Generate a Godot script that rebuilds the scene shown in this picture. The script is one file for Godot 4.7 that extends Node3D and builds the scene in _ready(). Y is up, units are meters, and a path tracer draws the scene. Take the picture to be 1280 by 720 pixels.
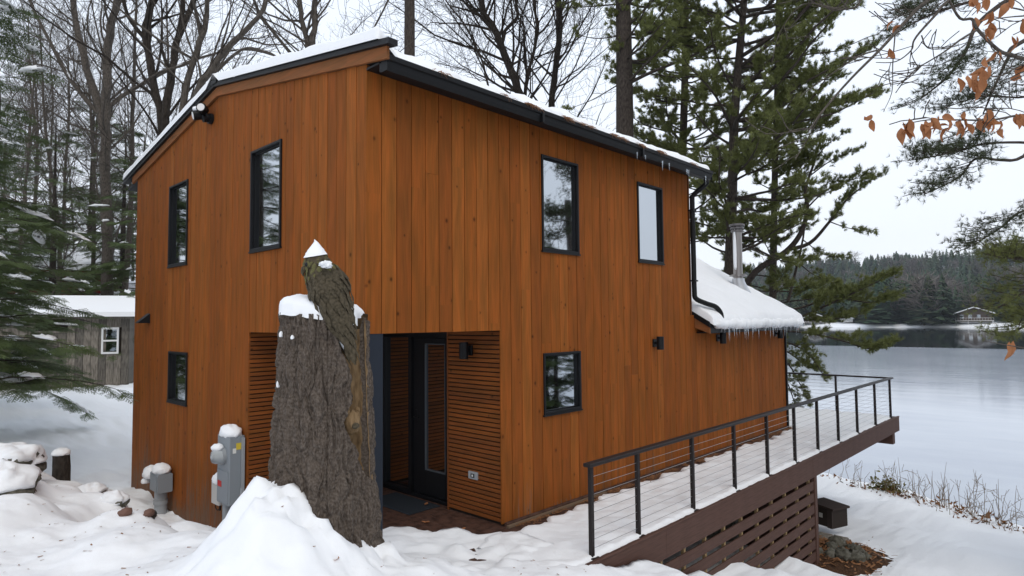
extends Node3D
# A cedar-clad lake house in snow. Built in metres; y = 0 is the floor of the entry and the deck,
# the near corner of the house stands at the origin, its gable wall runs along -x, its long wall along -z.

var rng := RandomNumberGenerator.new()
var M := {}
var taken := {}
var nz := FastNoiseLite.new()
var nz2 := FastNoiseLite.new()
var cell := FastNoiseLite.new()

# ------------------------------------------------------------------ mesh collecting
class MB:
	var v := PackedVector3Array()
	var n := PackedVector3Array()
	var uv := PackedVector2Array()
	var ix := PackedInt32Array()
	var uv2 := PackedVector2Array()

	func vert(p: Vector3, nn: Vector3, t := Vector2.ZERO) -> int:
		v.append(p); n.append(nn); uv.append(t)
		return v.size() - 1

	func tri(a: Vector3, b: Vector3, c: Vector3) -> void:      # a b c anticlockwise seen from outside
		var nn := (b - a).cross(c - a).normalized()
		var i := v.size()
		v.append(a); v.append(b); v.append(c)
		n.append(nn); n.append(nn); n.append(nn)
		uv.append(Vector2(a.x, a.y)); uv.append(Vector2(b.x, b.y)); uv.append(Vector2(c.x, c.y))
		ix.append(i); ix.append(i + 2); ix.append(i + 1)

	func quad(a: Vector3, b: Vector3, c: Vector3, d: Vector3, ta := Vector2.ZERO, tb := Vector2.ZERO, tc := Vector2.ZERO, td := Vector2.ZERO) -> void:
		var nn := (b - a).cross(c - a)
		if nn.length_squared() < 1e-14:
			nn = (c - a).cross(d - a)
		nn = nn.normalized()
		var i := v.size()
		v.append(a); v.append(b); v.append(c); v.append(d)
		n.append(nn); n.append(nn); n.append(nn); n.append(nn)
		uv.append(ta); uv.append(tb); uv.append(tc); uv.append(td)
		ix.append_array(PackedInt32Array([i, i + 2, i + 1, i, i + 3, i + 2]))

	func hexa(p: Array) -> void:       # 8 corners: bottom 0-3 anticlockwise from above, top 4-7 the same
		quad(p[0], p[3], p[2], p[1]); quad(p[4], p[5], p[6], p[7])
		for k in 4:
			var q := (k + 1) % 4
			quad(p[k], p[q], p[q + 4], p[k + 4])

	func box(lo: Vector3, hi: Vector3, ch := 0.0) -> void:
		if ch <= 0.0:
			hexa([Vector3(lo.x, lo.y, hi.z), Vector3(hi.x, lo.y, hi.z), Vector3(hi.x, lo.y, lo.z), Vector3(lo.x, lo.y, lo.z), Vector3(lo.x, hi.y, hi.z), Vector3(hi.x, hi.y, hi.z), Vector3(hi.x, hi.y, lo.z), Vector3(lo.x, hi.y, lo.z)])
			return
		# chamfered box: octagonal prism along the longest axis with chamfered ends left plain
		var s := hi - lo
		var ax := 0
		if s.y >= s.x and s.y >= s.z: ax = 1
		elif s.z >= s.x and s.z >= s.y: ax = 2
		var u := (ax + 1) % 3
		var w := (ax + 2) % 3
		var ring := [[lo[u] + ch, lo[w]], [hi[u] - ch, lo[w]], [hi[u], lo[w] + ch], [hi[u], hi[w] - ch], [hi[u] - ch, hi[w]], [lo[u] + ch, hi[w]], [lo[u], hi[w] - ch], [lo[u], lo[w] + ch]]
		var a := []
		var b := []
		for r in ring:
			var p := Vector3(); p[ax] = lo[ax]; p[u] = r[0]; p[w] = r[1]; a.append(p)
			var q := Vector3(); q[ax] = hi[ax]; q[u] = r[0]; q[w] = r[1]; b.append(q)
		for k in 8:
			var k2 := (k + 1) % 8
			quad(a[k], a[k2], b[k2], b[k])
		for k in range(1, 7):
			tri(a[0], a[k + 1], a[k]); tri(b[0], b[k], b[k + 1])

	func tube(pts: PackedVector3Array, rad: PackedFloat32Array, sides := 6, cap := false, squash := 1.0) -> void:
		var m := pts.size()
		if m < 2: return
		var t := (pts[1] - pts[0]).normalized()
		var ref := Vector3.UP if absf(t.y) < 0.9 else Vector3.RIGHT
		var e := t.cross(ref).normalized()
		var first := v.size()
		var along := 0.0
		for i in m:
			var tt := t
			if i > 0 and i < m - 1: tt = (pts[i + 1] - pts[i - 1]).normalized()
			elif i == m - 1: tt = (pts[i] - pts[i - 1]).normalized()
			e = (e - tt * e.dot(tt))
			if e.length_squared() < 1e-8: e = tt.cross(Vector3(0.31, 0.9, 0.22))
			e = e.normalized()
			var f := tt.cross(e)
			if i > 0: along += pts[i].distance_to(pts[i - 1])
			for k in sides:
				var a := TAU * k / sides
				var d := e * cos(a) + f * sin(a)
				v.append(pts[i] + d * rad[i]); n.append(d); uv.append(Vector2(float(k) / sides, along))
		for i in m - 1:
			for k in sides:
				var k2 := (k + 1) % sides
				var a := first + i * sides + k
				var b := first + i * sides + k2
				ix.append(a); ix.append(b + sides); ix.append(b)
				ix.append(a); ix.append(a + sides); ix.append(b + sides)
		if cap:
			for e2 in [[0, -1], [m - 1, 1]]:
				var cc := pts[e2[0]]
				var nn: Vector3 = (pts[mini(e2[0] + 1, m - 1)] - pts[maxi(e2[0] - 1, 0)]).normalized() * float(e2[1])
				var ci := vert(cc, nn)
				var ring0 := v.size()
				for k in sides: vert(v[first + e2[0] * sides + k], nn)
				for k in sides:
					var k2 := (k + 1) % sides
					if e2[1] > 0: ix.append_array(PackedInt32Array([ci, ring0 + k2, ring0 + k]))
					else: ix.append_array(PackedInt32Array([ci, ring0 + k, ring0 + k2]))

	# smooth grid of rows x cols points laid out so that going +col then +row is anticlockwise from outside
	func grid(p: PackedVector3Array, rows: int, cols: int, closed := false, uvs := PackedVector2Array()) -> void:
		var first := v.size()
		v.append_array(p)
		if uvs.size() == p.size(): uv.append_array(uvs)
		else:
			for q in p: uv.append(Vector2(q.x, q.z))
		for r in rows:
			for c in cols:
				var c0 := c - 1
				var c1 := c + 1
				if closed:
					c0 = (c - 1 + cols) % cols
					c1 = (c + 1) % cols
				else:
					c0 = maxi(c0, 0)
					c1 = mini(c1, cols - 1)
				var du := p[r * cols + c1] - p[r * cols + c0]
				var dv := p[mini(r + 1, rows - 1) * cols + c] - p[maxi(r - 1, 0) * cols + c]
				var nn := du.cross(dv)
				n.append(nn.normalized() if nn.length_squared() > 1e-16 else Vector3.UP)
		var last := cols if closed else cols - 1
		for r in rows - 1:
			for c in last:
				var c2 := (c + 1) % cols
				var a := first + r * cols + c
				var b := first + r * cols + c2
				ix.append(a); ix.append(b + cols); ix.append(b)
				ix.append(a); ix.append(a + cols); ix.append(b + cols)

	func mesh() -> ArrayMesh:
		var arr := []
		arr.resize(Mesh.ARRAY_MAX)
		arr[Mesh.ARRAY_VERTEX] = v
		arr[Mesh.ARRAY_NORMAL] = n
		arr[Mesh.ARRAY_TEX_UV] = uv
		arr[Mesh.ARRAY_INDEX] = ix
		if uv2.size() == v.size(): arr[Mesh.ARRAY_TEX_UV2] = uv2
		var am := ArrayMesh.new()
		am.add_surface_from_arrays(Mesh.PRIMITIVE_TRIANGLES, arr)
		return am

# ------------------------------------------------------------------ nodes
func numbered(s: String) -> String:
	if not taken.has(s):
		taken[s] = 0
		return s
	taken[s] += 1
	return "%s_%03d" % [s, taken[s]]

func base(called: String, at: Vector3, label: String, category: String, group := "", kind := "") -> Node3D:
	var o := Node3D.new()
	o.name = numbered(called)
	add_child(o)
	o.position = at
	tag(o, label, category, group, kind)
	return o

func tag(o: Node3D, label: String, category: String, group := "", kind := "") -> void:
	if label: o.set_meta("label", label)
	if category: o.set_meta("category", category)
	if group: o.set_meta("group", group)
	if kind: o.set_meta("kind", kind)

func put(mb, called: String, m: Material, parent: Node = null) -> MeshInstance3D:
	var o := MeshInstance3D.new()
	o.mesh = mb.mesh() if mb is MB else mb
	o.material_override = m
	if parent == null:
		o.name = numbered(called)
		add_child(o)
	else:
		o.name = called
		parent.add_child(o, true)
	return o

func bx(lo: Vector3, hi: Vector3, called: String, m: Material, parent: Node = null, ch := 0.0) -> MeshInstance3D:
	var mb := MB.new()
	mb.box(Vector3(minf(lo.x, hi.x), minf(lo.y, hi.y), minf(lo.z, hi.z)), Vector3(maxf(lo.x, hi.x), maxf(lo.y, hi.y), maxf(lo.z, hi.z)), ch)
	return put(mb, called, m, parent)

func struct(o: Node3D) -> void: o.set_meta("kind", "structure")

# ------------------------------------------------------------------ materials
func lin(r: float, g: float, b: float) -> Color: return Color(r, g, b).linear_to_srgb()

func mat(c: Color, rough := 0.8, metal := 0.0) -> StandardMaterial3D:
	var m := StandardMaterial3D.new()
	m.albedo_color = c
	m.roughness = rough
	m.metallic = metal
	m.cull_mode = BaseMaterial3D.CULL_DISABLED
	m.metallic_specular = 0.35
	return m

func noise_tex(freq: float, ramp: Array, octaves := 4, w := 512, seed_ := 1, kind := FastNoiseLite.TYPE_SIMPLEX_SMOOTH) -> NoiseTexture2D:
	var f := FastNoiseLite.new()
	f.noise_type = kind
	f.frequency = freq
	f.fractal_octaves = octaves
	f.seed = seed_
	var t := NoiseTexture2D.new()
	t.width = w; t.height = w
	t.seamless = true
	t.noise = f
	var g := Gradient.new()
	var offs := PackedFloat32Array()
	var cols := PackedColorArray()
	for r in ramp:
		offs.append(r[0]); cols.append(r[1])
	g.offsets = offs; g.colors = cols
	t.color_ramp = g
	return t

func bump_tex(freq: float, strength: float, octaves := 4, w := 512, seed_ := 3, kind := FastNoiseLite.TYPE_SIMPLEX_SMOOTH) -> NoiseTexture2D:
	var f := FastNoiseLite.new()
	f.noise_type = kind
	f.frequency = freq
	f.fractal_octaves = octaves
	f.seed = seed_
	var t := NoiseTexture2D.new()
	t.width = w; t.height = w
	t.seamless = true
	t.as_normal_map = true
	t.bump_strength = strength
	t.noise = f
	return t

func tri_map(m: StandardMaterial3D, s: Vector3, world := true) -> void:
	m.uv1_triplanar = true
	m.uv1_world_triplanar = world
	m.uv1_scale = s

func wood_image(w: int, h: int, seed_: int, knots: int) -> ImageTexture:
	# streaky grain: noise stretched along the board, darker knots; values around 1 so that albedo_color gives the stain
	var r := RandomNumberGenerator.new()
	r.seed = seed_
	var f := FastNoiseLite.new()
	f.seed = seed_
	f.noise_type = FastNoiseLite.TYPE_SIMPLEX_SMOOTH
	f.frequency = 1.0
	f.fractal_octaves = 3
	var ks := []
	for k in knots:
		ks.append([r.randf() * w, r.randf() * h, r.randf_range(2.0, 4.5), r.randf_range(0.45, 0.8)])
	var im := Image.create(w, h, false, Image.FORMAT_RGB8)
	for y in h:
		for x in w:
			var warp := f.get_noise_2d(x * 0.01, y * 0.004) * 6.0
			var fine := f.get_noise_2d((x + warp) * 0.22, y * 0.006 + 31.0)
			var broad := f.get_noise_2d((x + warp) * 0.035 + 80.0, y * 0.0035)
			var t := 0.84 + fine * 0.085 + broad * 0.085
			var red := broad * 0.035
			var dark := 0.0
			for k in ks:
				var dx: float = (x - k[0]) / k[2]
				var dy: float = (y - k[1]) / (k[2] * 1.35)
				var d := dx * dx + dy * dy
				if d < 9.0:
					dark = maxf(dark, k[3] * exp(-d * 1.1))
			t *= 1.0 - dark * 0.62
			im.set_pixel(x, y, Color(clampf(t + red, 0, 1), clampf(t - red * 0.5, 0, 1), clampf(t - red, 0, 1)))
	return ImageTexture.create_from_image(im)

# weathered grey at the foot of the boards: ragged streaks and specks with an outline of their own
func splash_image() -> ImageTexture:
	var f := FastNoiseLite.new()
	f.seed = 41
	f.frequency = 1.0
	f.fractal_octaves = 4
	var im := Image.create(1024, 256, false, Image.FORMAT_RGBA8)
	for x in 1024:
		var u := x * 8.0 / 1024.0
		var h := 0.36 + 0.16 * f.get_noise_2d(u * 1.3, 5.0) + 0.22 * f.get_noise_2d(u * 22.0, 2.0)
		for y in 256:
			var yy := y * 2.0 / 256.0
			var g := 0.5 + 0.5 * f.get_noise_2d(u * 30.0, yy * 9.0)
			var a := clampf((h - yy + 0.25 * (g - 0.5)) / 0.16, 0.0, 1.0) * clampf(0.15 + 1.0 * g, 0.0, 0.85)
			var t := 0.75 + 0.5 * g
			var c := Color(0.115 * t, 0.092 * t, 0.070 * t).linear_to_srgb()
			c.a = a
			im.set_pixel(x, y, c)
	return ImageTexture.create_from_image(im)

func make_materials() -> void:
	var splash := splash_image()
	var wood_a := wood_image(224, 768, 11, 16)
	var wood_b := wood_image(224, 768, 23, 7)
	var cedar := []
	var tints := [[0.324, 0.0991, 0.0181], [0.347, 0.1090, 0.0207], [0.303, 0.0911, 0.0173], [0.332, 0.1021, 0.0183], [0.364, 0.1159, 0.0225], [0.311, 0.0942, 0.0173], [0.342, 0.1050, 0.0199], [0.286, 0.0862, 0.0173]]
	for k in tints.size():
		var m := mat(lin(tints[k][0] * 1.0, tints[k][1] * 1.0, tints[k][2] * 1.0), 0.72)
		m.albedo_texture = wood_a if k % 2 == 0 else wood_b
		m.uv1_scale = Vector3(1.0 / 0.9, 1.0 / 3.1, 1)
		m.normal_enabled = true
		m.normal_texture = bump_tex(0.02, 2.0, 3, 128, 5) if k == 0 else cedar[0].normal_texture
		m.normal_scale = 0.25
		m.metallic_specular = 0.22
		m.detail_enabled = true
		m.detail_albedo = splash
		m.detail_uv_layer = BaseMaterial3D.DETAIL_UV_2
		cedar.append(m)
	M.cedar = cedar
	var slat := []
	for k in 3:
		var m := mat(lin(0.245 + 0.03 * k, 0.074 + 0.009 * k, 0.016), 0.72)
		m.albedo_texture = wood_b
		m.uv1_scale = Vector3(1.0, 0.4, 1)
		slat.append(m)
	M.slat = slat
	M.black = mat(lin(0.006, 0.0065, 0.008), 0.5)
	M.gutter = mat(lin(0.004, 0.0045, 0.0055), 0.55)
	M.core = mat(lin(0.02, 0.014, 0.010), 0.9)
	M.post = mat(lin(0.016, 0.022, 0.034), 0.6)
	M.rail = mat(lin(0.018, 0.014, 0.014), 0.5)
	M.cable = mat(lin(0.42, 0.42, 0.43), 0.35, 0.8)
	var comp := mat(lin(0.105, 0.055, 0.042), 0.7)
	comp.albedo_texture = noise_tex(0.02, [[0.0, Color(0.78, 0.76, 0.75)], [0.5, Color(0.92, 0.92, 0.92)], [1.0, Color(1, 1, 1)]], 5, 256, 4)
	tri_map(comp, Vector3(2.2, 9.0, 0.6))
	M.comp = comp
	var plank := mat(lin(0.095, 0.048, 0.034), 0.72)
	plank.albedo_texture = noise_tex(0.02, [[0.0, Color(0.55, 0.52, 0.5)], [0.55, Color(0.9, 0.9, 0.9)], [1.0, Color(1, 1, 1)]], 5, 256, 7)
	tri_map(plank, Vector3(1.3, 1.3, 1.3))
	M.plank = plank
	M.tan = mat(lin(0.36, 0.25, 0.13), 0.8)
	M.old_batten = mat(lin(0.15, 0.105, 0.07), 0.85)
	# snow: near white with slight grain
	var snow := mat(lin(0.845, 0.865, 0.895), 0.8)
	snow.normal_enabled = true
	snow.normal_texture = bump_tex(0.012, 5.0, 6, 512, 9)
	snow.normal_scale = 0.42
	tri_map(snow, Vector3(0.9, 0.9, 0.9))
	M.snow = snow
	M.pane = mat(lin(0.50, 0.53, 0.56), 0.03, 1.0)      # coated glass, the same in every opening
	# bark
	var bark := mat(lin(0.158, 0.130, 0.109), 0.92)
	bark.albedo_texture = noise_tex(0.03, [[0.0, Color(0.40, 0.38, 0.37)], [0.45, Color(0.74, 0.72, 0.70)], [0.62, Color(0.86, 0.86, 0.86)], [1.0, Color(1, 1, 1)]], 5, 512, 12)
	tri_map(bark, Vector3(3.4, 2.0, 3.4))
	bark.normal_enabled = true
	bark.normal_texture = bump_tex(0.03, 8.0, 5, 512, 14)
	bark.normal_scale = 0.5
	M.bark = bark
	for kind in [["bark_grey", 0.140, 0.120, 0.106], ["bark_dark", 0.065, 0.053, 0.046], ["bark_pine", 0.095, 0.077, 0.068]]:
		var m := mat(lin(kind[1], kind[2], kind[3]), 0.93)
		m.albedo_texture = noise_tex(0.03, [[0.0, Color(0.45, 0.44, 0.43)], [0.5, Color(0.8, 0.8, 0.78)], [1.0, Color(1, 1, 1)]], 4, 256, 15)
		tri_map(m, Vector3(3.0, 0.9, 3.0))
		m.normal_enabled = true
		m.normal_texture = M.bark.normal_texture
		m.normal_scale = 0.8
		M[kind[0]] = m
	var carved := mat(lin(0.30, 0.205, 0.115), 0.85)
	carved.albedo_texture = noise_tex(0.02, [[0.0, Color(0.45, 0.42, 0.38)], [0.5, Color(0.78, 0.76, 0.72)], [1.0, Color(1, 1, 1)]], 5, 256, 18)
	tri_map(carved, Vector3(6, 1.2, 6))
	M.carved = carved
	var owl := mat(lin(0.105, 0.085, 0.060), 0.85)
	owl.albedo_texture = noise_tex(0.04, [[0.0, Color(0.5, 0.5, 0.45)], [0.5, Color(0.82, 0.82, 0.78)], [1.0, Color(1, 1, 1)]], 4, 256, 19)
	tri_map(owl, Vector3(3, 3, 3))
	M.owl = owl
	M.owl_moss = mat(lin(0.105, 0.098, 0.042), 0.9)
	var grey := mat(lin(0.225, 0.25, 0.275), 0.5)
	M.grey_box = grey
	M.white_box = mat(lin(0.50, 0.49, 0.47), 0.55)
	M.conduit = mat(lin(0.30, 0.32, 0.34), 0.5)
	M.steel = mat(lin(0.30, 0.28, 0.27), 0.35, 1.0)
	M.red = mat(lin(0.45, 0.03, 0.03), 0.5)
	M.yellow = mat(lin(0.6, 0.45, 0.05), 0.5)
	M.paper = mat(lin(0.7, 0.7, 0.68), 0.6)
	M.white = mat(lin(0.72, 0.72, 0.72), 0.5)
	M.matt = mat(lin(0.022, 0.028, 0.036), 0.95)
	var barn := mat(lin(0.32, 0.285, 0.24), 0.9)
	barn.albedo_texture = noise_tex(0.02, [[0.0, Color(0.5, 0.5, 0.5)], [0.5, Color(0.8, 0.8, 0.8)], [1.0, Color(1, 1, 1)]], 5, 256, 24)
	tri_map(barn, Vector3(4, 0.5, 4))
	M.barn = barn
	var barn2 := barn.duplicate()
	barn2.albedo_color = lin(0.20, 0.18, 0.155)
	M.barn_dark = barn2
	var rock := mat(lin(0.21, 0.20, 0.175), 0.9)
	rock.albedo_texture = noise_tex(0.02, [[0.0, Color(0.45, 0.45, 0.42)], [0.5, Color(0.75, 0.75, 0.72)], [1.0, Color(1, 1, 1)]], 5, 256, 26)
	tri_map(rock, Vector3(2, 2, 2))
	M.rock = rock
	M.brick = mat(lin(0.16, 0.09, 0.07), 0.9)
	var soil := mat(lin(0.12, 0.075, 0.045), 0.95)
	soil.albedo_texture = noise_tex(0.03, [[0.0, Color(0.35, 0.3, 0.28)], [0.5, Color(0.7, 0.62, 0.55)], [1.0, Color(1, 0.9, 0.8)]], 6, 512, 27)
	tri_map(soil, Vector3(1.6, 1.6, 1.6))
	M.soil = soil
	# foliage
	M.pine = mat(lin(0.138, 0.155, 0.050), 0.7)
	M.pine_dark = mat(lin(0.050, 0.062, 0.030), 0.7)
	M.hemlock = mat(lin(0.070, 0.100, 0.034), 0.7)
	for k in ["pine", "pine_dark", "hemlock"]:
		M[k].backlight_enabled = true
		M[k].backlight = M[k].albedo_color.darkened(0.5)
	M.leaf = mat(lin(0.30, 0.130, 0.058), 0.75)
	M.leaf.backlight_enabled = true
	M.leaf.backlight = lin(0.16, 0.06, 0.02)
	M.needle_litter = mat(lin(0.25, 0.12, 0.055), 0.9)
	M.reed = mat(lin(0.22, 0.165, 0.11), 0.9)
	M.far_conifer = mat(lin(0.050, 0.066, 0.040), 0.9)
	M.far_bare = mat(lin(0.14, 0.12, 0.11), 0.9)
	var lake_sheen := mat(lin(0.49, 0.535, 0.61), 0.10)  # pale blue base colour stands in for sky mirrored on open water
	lake_sheen.albedo_texture = noise_tex(0.006, [[0.0, Color(0.88, 0.89, 0.91)], [0.5, Color(0.95, 0.955, 0.96)], [1.0, Color(1, 1, 1)]], 5, 512, 31)
	tri_map(lake_sheen, Vector3(0.02, 0.02, 0.05))
	lake_sheen.normal_enabled = true
	lake_sheen.normal_texture = bump_tex(0.02, 2.0, 4, 512, 33)
	lake_sheen.normal_scale = 0.06
	M.lake_sheen = lake_sheen
	var water := mat(lin(0.015, 0.02, 0.026), 0.05)
	M.water = water
	M.icicle = mat(Color(0.85, 0.9, 0.95, 0.25), 0.08)
	M.icicle.transparency = BaseMaterial3D.TRANSPARENCY_ALPHA

# ------------------------------------------------------------------ terrain
const CTRL := [
	[5.1, 3.4, 0.72], [7.0, 3.0, 0.6], [3.0, 4.5, 0.75], [6.0, 0.0, 0.2], [2.6, 1.4, 0.45], [3.2, 2.6, 0.62],
	[0.43, 1.35, 0.46], [-1.1, 2.0, 0.31], [-2.4, 1.4, 0.12], [-2.6, 2.4, 0.42], [-4.4, 2.0, 0.34], [-3.4, 1.6, 0.12], [-5.9, 1.25, 0.0], [-7.0, 2.6, 0.3], [-10.0, 2.0, 0.0], [-9.0, 0.4, -0.3],
	[-14.0, 0.0, 0.0], [-22.0, -1.4, 0.12], [-21.0, 4.0, 0.5], [-22.5, -4.0, 0.15], [-3.0, 4.5, 0.8], [-8.0, 6.0, 0.9], [0.0, 4.0, 0.6],
	[-7.1, 0.1, -0.43], [-5.4, 0.1, -0.46], [-4.3, 0.1, -0.43], [-3.3, 0.1, -0.37], [-2.9, 0.49, -0.13], [-1.9, 0.2, -0.12], [-1.0, 0.2, -0.03], [-1.6, 0.9, 0.12], [-0.3, 1.5, 0.50], [-0.9, 1.3, 0.42], [-0.4, 2.2, 0.46], [-1.9, 2.0, 0.36],
	[0.4, 0.6, 0.34], [0.0, 0.1, 0.1], [0.78, 0.17, 0.24], [1.17, -0.76, 0.07], [0.3, -0.9, 0.035], [-0.4, -0.4, 0.035], [1.3, -1.7, 0.03], [0.8, -1.4, 0.035], [0.3, -1.5, 0.035], [2.0, -0.6, 0.1], [1.6, 0.2, 0.24], [2.2, -1.7, -0.12],
	[1.5, -2.1, -0.2], [1.47, -3.4, -0.6], [1.47, -4.2, -0.84], [1.47, -6.0, -1.34], [1.47, -8.1, -1.84], [2.2, -8.6, -1.9], [3.6, -10.0, -1.95], [3.2, -5.0, -1.0], [5.0, -6.0, -1.2], [6.0, -3.0, -0.5], [8.0, -8.0, -1.5], [2.6, -3.0, -0.5],
	[1.3, -11.0, -2.05], [1.3, -14.0, -2.3], [3.5, -13.2, -2.32], [-2.0, -17.8, -2.52], [0.1, -16.7, -2.52], [1.6, -16.6, -2.52], [3.2, -15.5, -2.5], [6.0, -12.0, -2.3], [10.0, -10.0, -2.2], [14.0, -6.0, -1.0], [12.0, 0.0, 0.0],
	[-3.5, -3.0, -0.8], [-3.0, -8.0, -1.5], [-3.0, -12.0, -2.1], [-8.5, -8.0, -0.9], [-9.0, -3.0, -0.45], [-12.0, -8.0, -0.3], [-15.0, -12.0, 0.2], [-25.0, -15.0, 1.8], [-40.0, -10.0, 5.0], [-45.0, 5.0, 6.5], [-62.0, -5.0, 11.0], [-50.0, -30.0, 7.0], [-22.0, -28.0, 0.0], [-9.0, -17.0, -1.9], [-30.0, 10.0, 2.5], [-16.0, 12.0, 1.6], [20.0, 15.0, 3.0], [-5.0, 18.0, 3.0], [10.0, 14.0, 2.0]]

const MOUNDS := [[-2.35, 1.40, 0.46, 0.46], [-2.9, 1.05, 0.16, 0.34], [-3.75, 1.30, 0.32, 0.40], [-4.25, 1.62, 0.34, 0.34], [-4.85, 1.45, 0.30, 0.42], [-5.5, 1.75, 0.42, 0.5], [-3.15, 2.22, 0.60, 0.55], [-3.45, 1.72, 0.36, 0.34], [-4.0, 2.15, 0.56, 0.5], [-2.6, 1.98, 0.42, 0.36], [-2.7, 0.70, 0.04, 0.34], [-1.75, 0.55, 0.06, 0.36], [-1.5, 1.55, 0.44, 0.5], [-0.8, 1.15, 0.48, 0.42]]

func shore_z(x: float) -> float:
	if x > 3.0: return -16.0 + (x - 3.0) * 0.8
	if x > 1.3: return -17.3 + (x - 1.3) * 0.76
	if x > -1.7: return -18.3 + (x + 1.7) * 0.33
	return -18.3 + (x + 1.7) * 0.35

func entry_edge(x: float) -> float:            # where the snow ends on the entry floor
	return -0.84 - (x + 0.93) * 0.74 + nz.get_noise_2d(x * 3.0, 4.0) * 0.10 + nz.get_noise_2d(x * 11.0, 14.0) * 0.05

func ground_y(x: float, z: float) -> float:
	var s := 0.0
	var w := 0.0
	for c in CTRL:
		var dx: float = x - c[0]
		var dz: float = z - c[1]
		var d: float = dx * dx + dz * dz + 0.16
		var k := 1.0 / (d * d)
		s += k * c[2]; w += k
	var y := s / w
	# drift banked up against the carved trunk
	var a := (x - 0.37) * 0.867 + (z - 0.64) * 0.497     # toward the drive
	var b := (x - 0.37) * 0.497 - (z - 0.64) * 0.867     # toward the lake side
	if absf(a) < 2.6 and absf(b) < 2.6:
		var bb := b + 0.40
		var side := 1.0 / (1.0 + pow(bb / 0.62, 2.4)) if bb > 0.0 else exp(-bb * bb / 0.16)
		var aa := a - 0.18
		var ridge := 0.76 * side * (exp(-aa * aa / 0.62) if aa > 0.0 else exp(-aa * aa / 0.16))
		ridge *= 1.0 + 0.16 * nz.get_noise_2d(x * 3.0, z * 3.0)
		var near := clampf(1.0 - absf(Vector2(a, b).length() - 0.5) / 0.3, 0.0, 1.0)
		ridge += near * 0.11 * nz.get_noise_2d(x * 5.0, z * 5.0) + near * 0.05 * nz2.get_noise_2d(x * 14.0, z * 14.0)
		y += ridge
	# snow-covered stones of a bed beside the gable wall: [x, z, top, radius]
	for m in MOUNDS:
		var dx: float = x - m[0]
		var dz: float = z - m[1]
		var q: float = (dx * dx + dz * dz) / (m[3] * m[3])
		if q < 5.0: y = maxf(y, lerpf(y, m[2], exp(-q * q * 0.9 - q * 0.35)))
	var r := Vector2(x, z).length()
	y += nz.get_noise_2d(x * 0.55, z * 0.55) * clampf(0.05 + r * 0.004, 0.05, 0.25)
	if r < 30.0:
		y += nz.get_noise_2d(x * 2.4, z * 2.4) * 0.030 + nz2.get_noise_2d(x * 7.0, z * 7.0) * 0.017
		# trodden snow on the way to the door and along the deck
		var tr := exp(-(pow((x - 0.9) / 1.0, 2.0) + pow((z + 0.7) / 0.9, 2.0)))
		y += smoothstep(1.35, 0.9, x) * tr * (cell.get_noise_2d(x * 3.4, z * 3.4) + 0.6) * 0.11
		var tl := exp(-(pow((x + 11.0) / 5.0, 2.0) + pow((z - 0.0) / 4.0, 2.0)))
		y += tl * (cell.get_noise_2d(x * 2.4, z * 2.4) + 0.6) * 0.09
	# entry floor and deck: the ground sheet dives below them
	if x > -2.9 and x < 0.22 and z < 0.3 and z > -2.6:
		var e := entry_edge(x) - z
		var low := smoothstep(-0.02, 0.06, e) * smoothstep(0.26, 0.12, x + nz.get_noise_2d(z * 6.0, 2.0) * 0.06)
		y = lerpf(y, -0.22, low)
	if x > -0.5 and x < 1.44 and z < -1.75:
		y = lerpf(y, minf(y, -0.75), smoothstep(-1.75, -1.95, z) * smoothstep(1.44, 1.38, x))
	if x > -7.05 and x < -0.05 and z < -0.06 and not (x > -2.6 and z > -1.9): y = minf(y, -0.55)
	# bare soil hollow below the deck's end
	# lake bed
	var sz := shore_z(x)
	if z < sz + 1.2:
		var below := -2.56 + (z - sz) * 0.28 if z < sz else lerpf(-2.56, y, smoothstep(0.0, 1.2, z - sz))
		if z < sz: y = minf(below, maxf(y, -6.0)) if x > -40.0 else y
		else: y = below
	return y

func lines(dense0: float, dense1: float, step: float, lo: float, hi: float, growth: float) -> PackedFloat32Array:
	var a := PackedFloat32Array()
	var p := dense0
	var s := step
	var left := []
	while p > lo:
		s *= growth
		p -= s
		left.push_front(p)
	for q in left: a.append(q)
	p = dense0
	while p < dense1:
		a.append(p)
		p += step
	s = step
	while p < hi:
		a.append(p)
		p += s
		s *= growth
	return a

func build_ground() -> void:
	var xs := lines(-6.2, 2.4, 0.05, -110.0, 90.0, 1.07)
	var zs := lines(-2.2, 2.6, 0.05, -60.0, 60.0, 1.06)
	var p := PackedVector3Array()
	var cols := xs.size()
	for k in zs.size():
		var z := zs[zs.size() - 1 - k]
		for x in xs:
			p.append(Vector3(x, ground_y(x, z), z))
	var mb := MB.new()
	mb.grid(p, zs.size(), cols)
	var g := put(mb, "snowy_ground", M.snow)
	struct(g)
	# lake: near sheet coloured pale for the mirrored sky, dark water beyond
	var lk := MB.new()
	lk.quad(Vector3(-500, -2.6, -15.0), Vector3(300, -2.6, -10.0), Vector3(300, -2.6, -112.0), Vector3(-500, -2.6, -120.0))
	struct(put(lk, "pale_near_lake", M.lake_sheen))
	var wa := MB.new()
	wa.quad(Vector3(-1500, -2.64, -90.0), Vector3(1500, -2.64, -90.0), Vector3(1500, -2.64, -900.0), Vector3(-1500, -2.64, -900.0))
	struct(put(wa, "lake_water", M.water))

# ------------------------------------------------------------------ house
func uv_from(mb: MB, first: int, along: int, off: Vector2) -> void:
	for i in range(first, mb.v.size()):
		var p := mb.v[i]
		if along == 1: mb.uv[i] = Vector2(p.x + p.z, p.y) + off
		elif along == 0: mb.uv[i] = Vector2(p.y + p.z, p.x) + off
		else: mb.uv[i] = Vector2(p.y + p.x, p.z) + off

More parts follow.
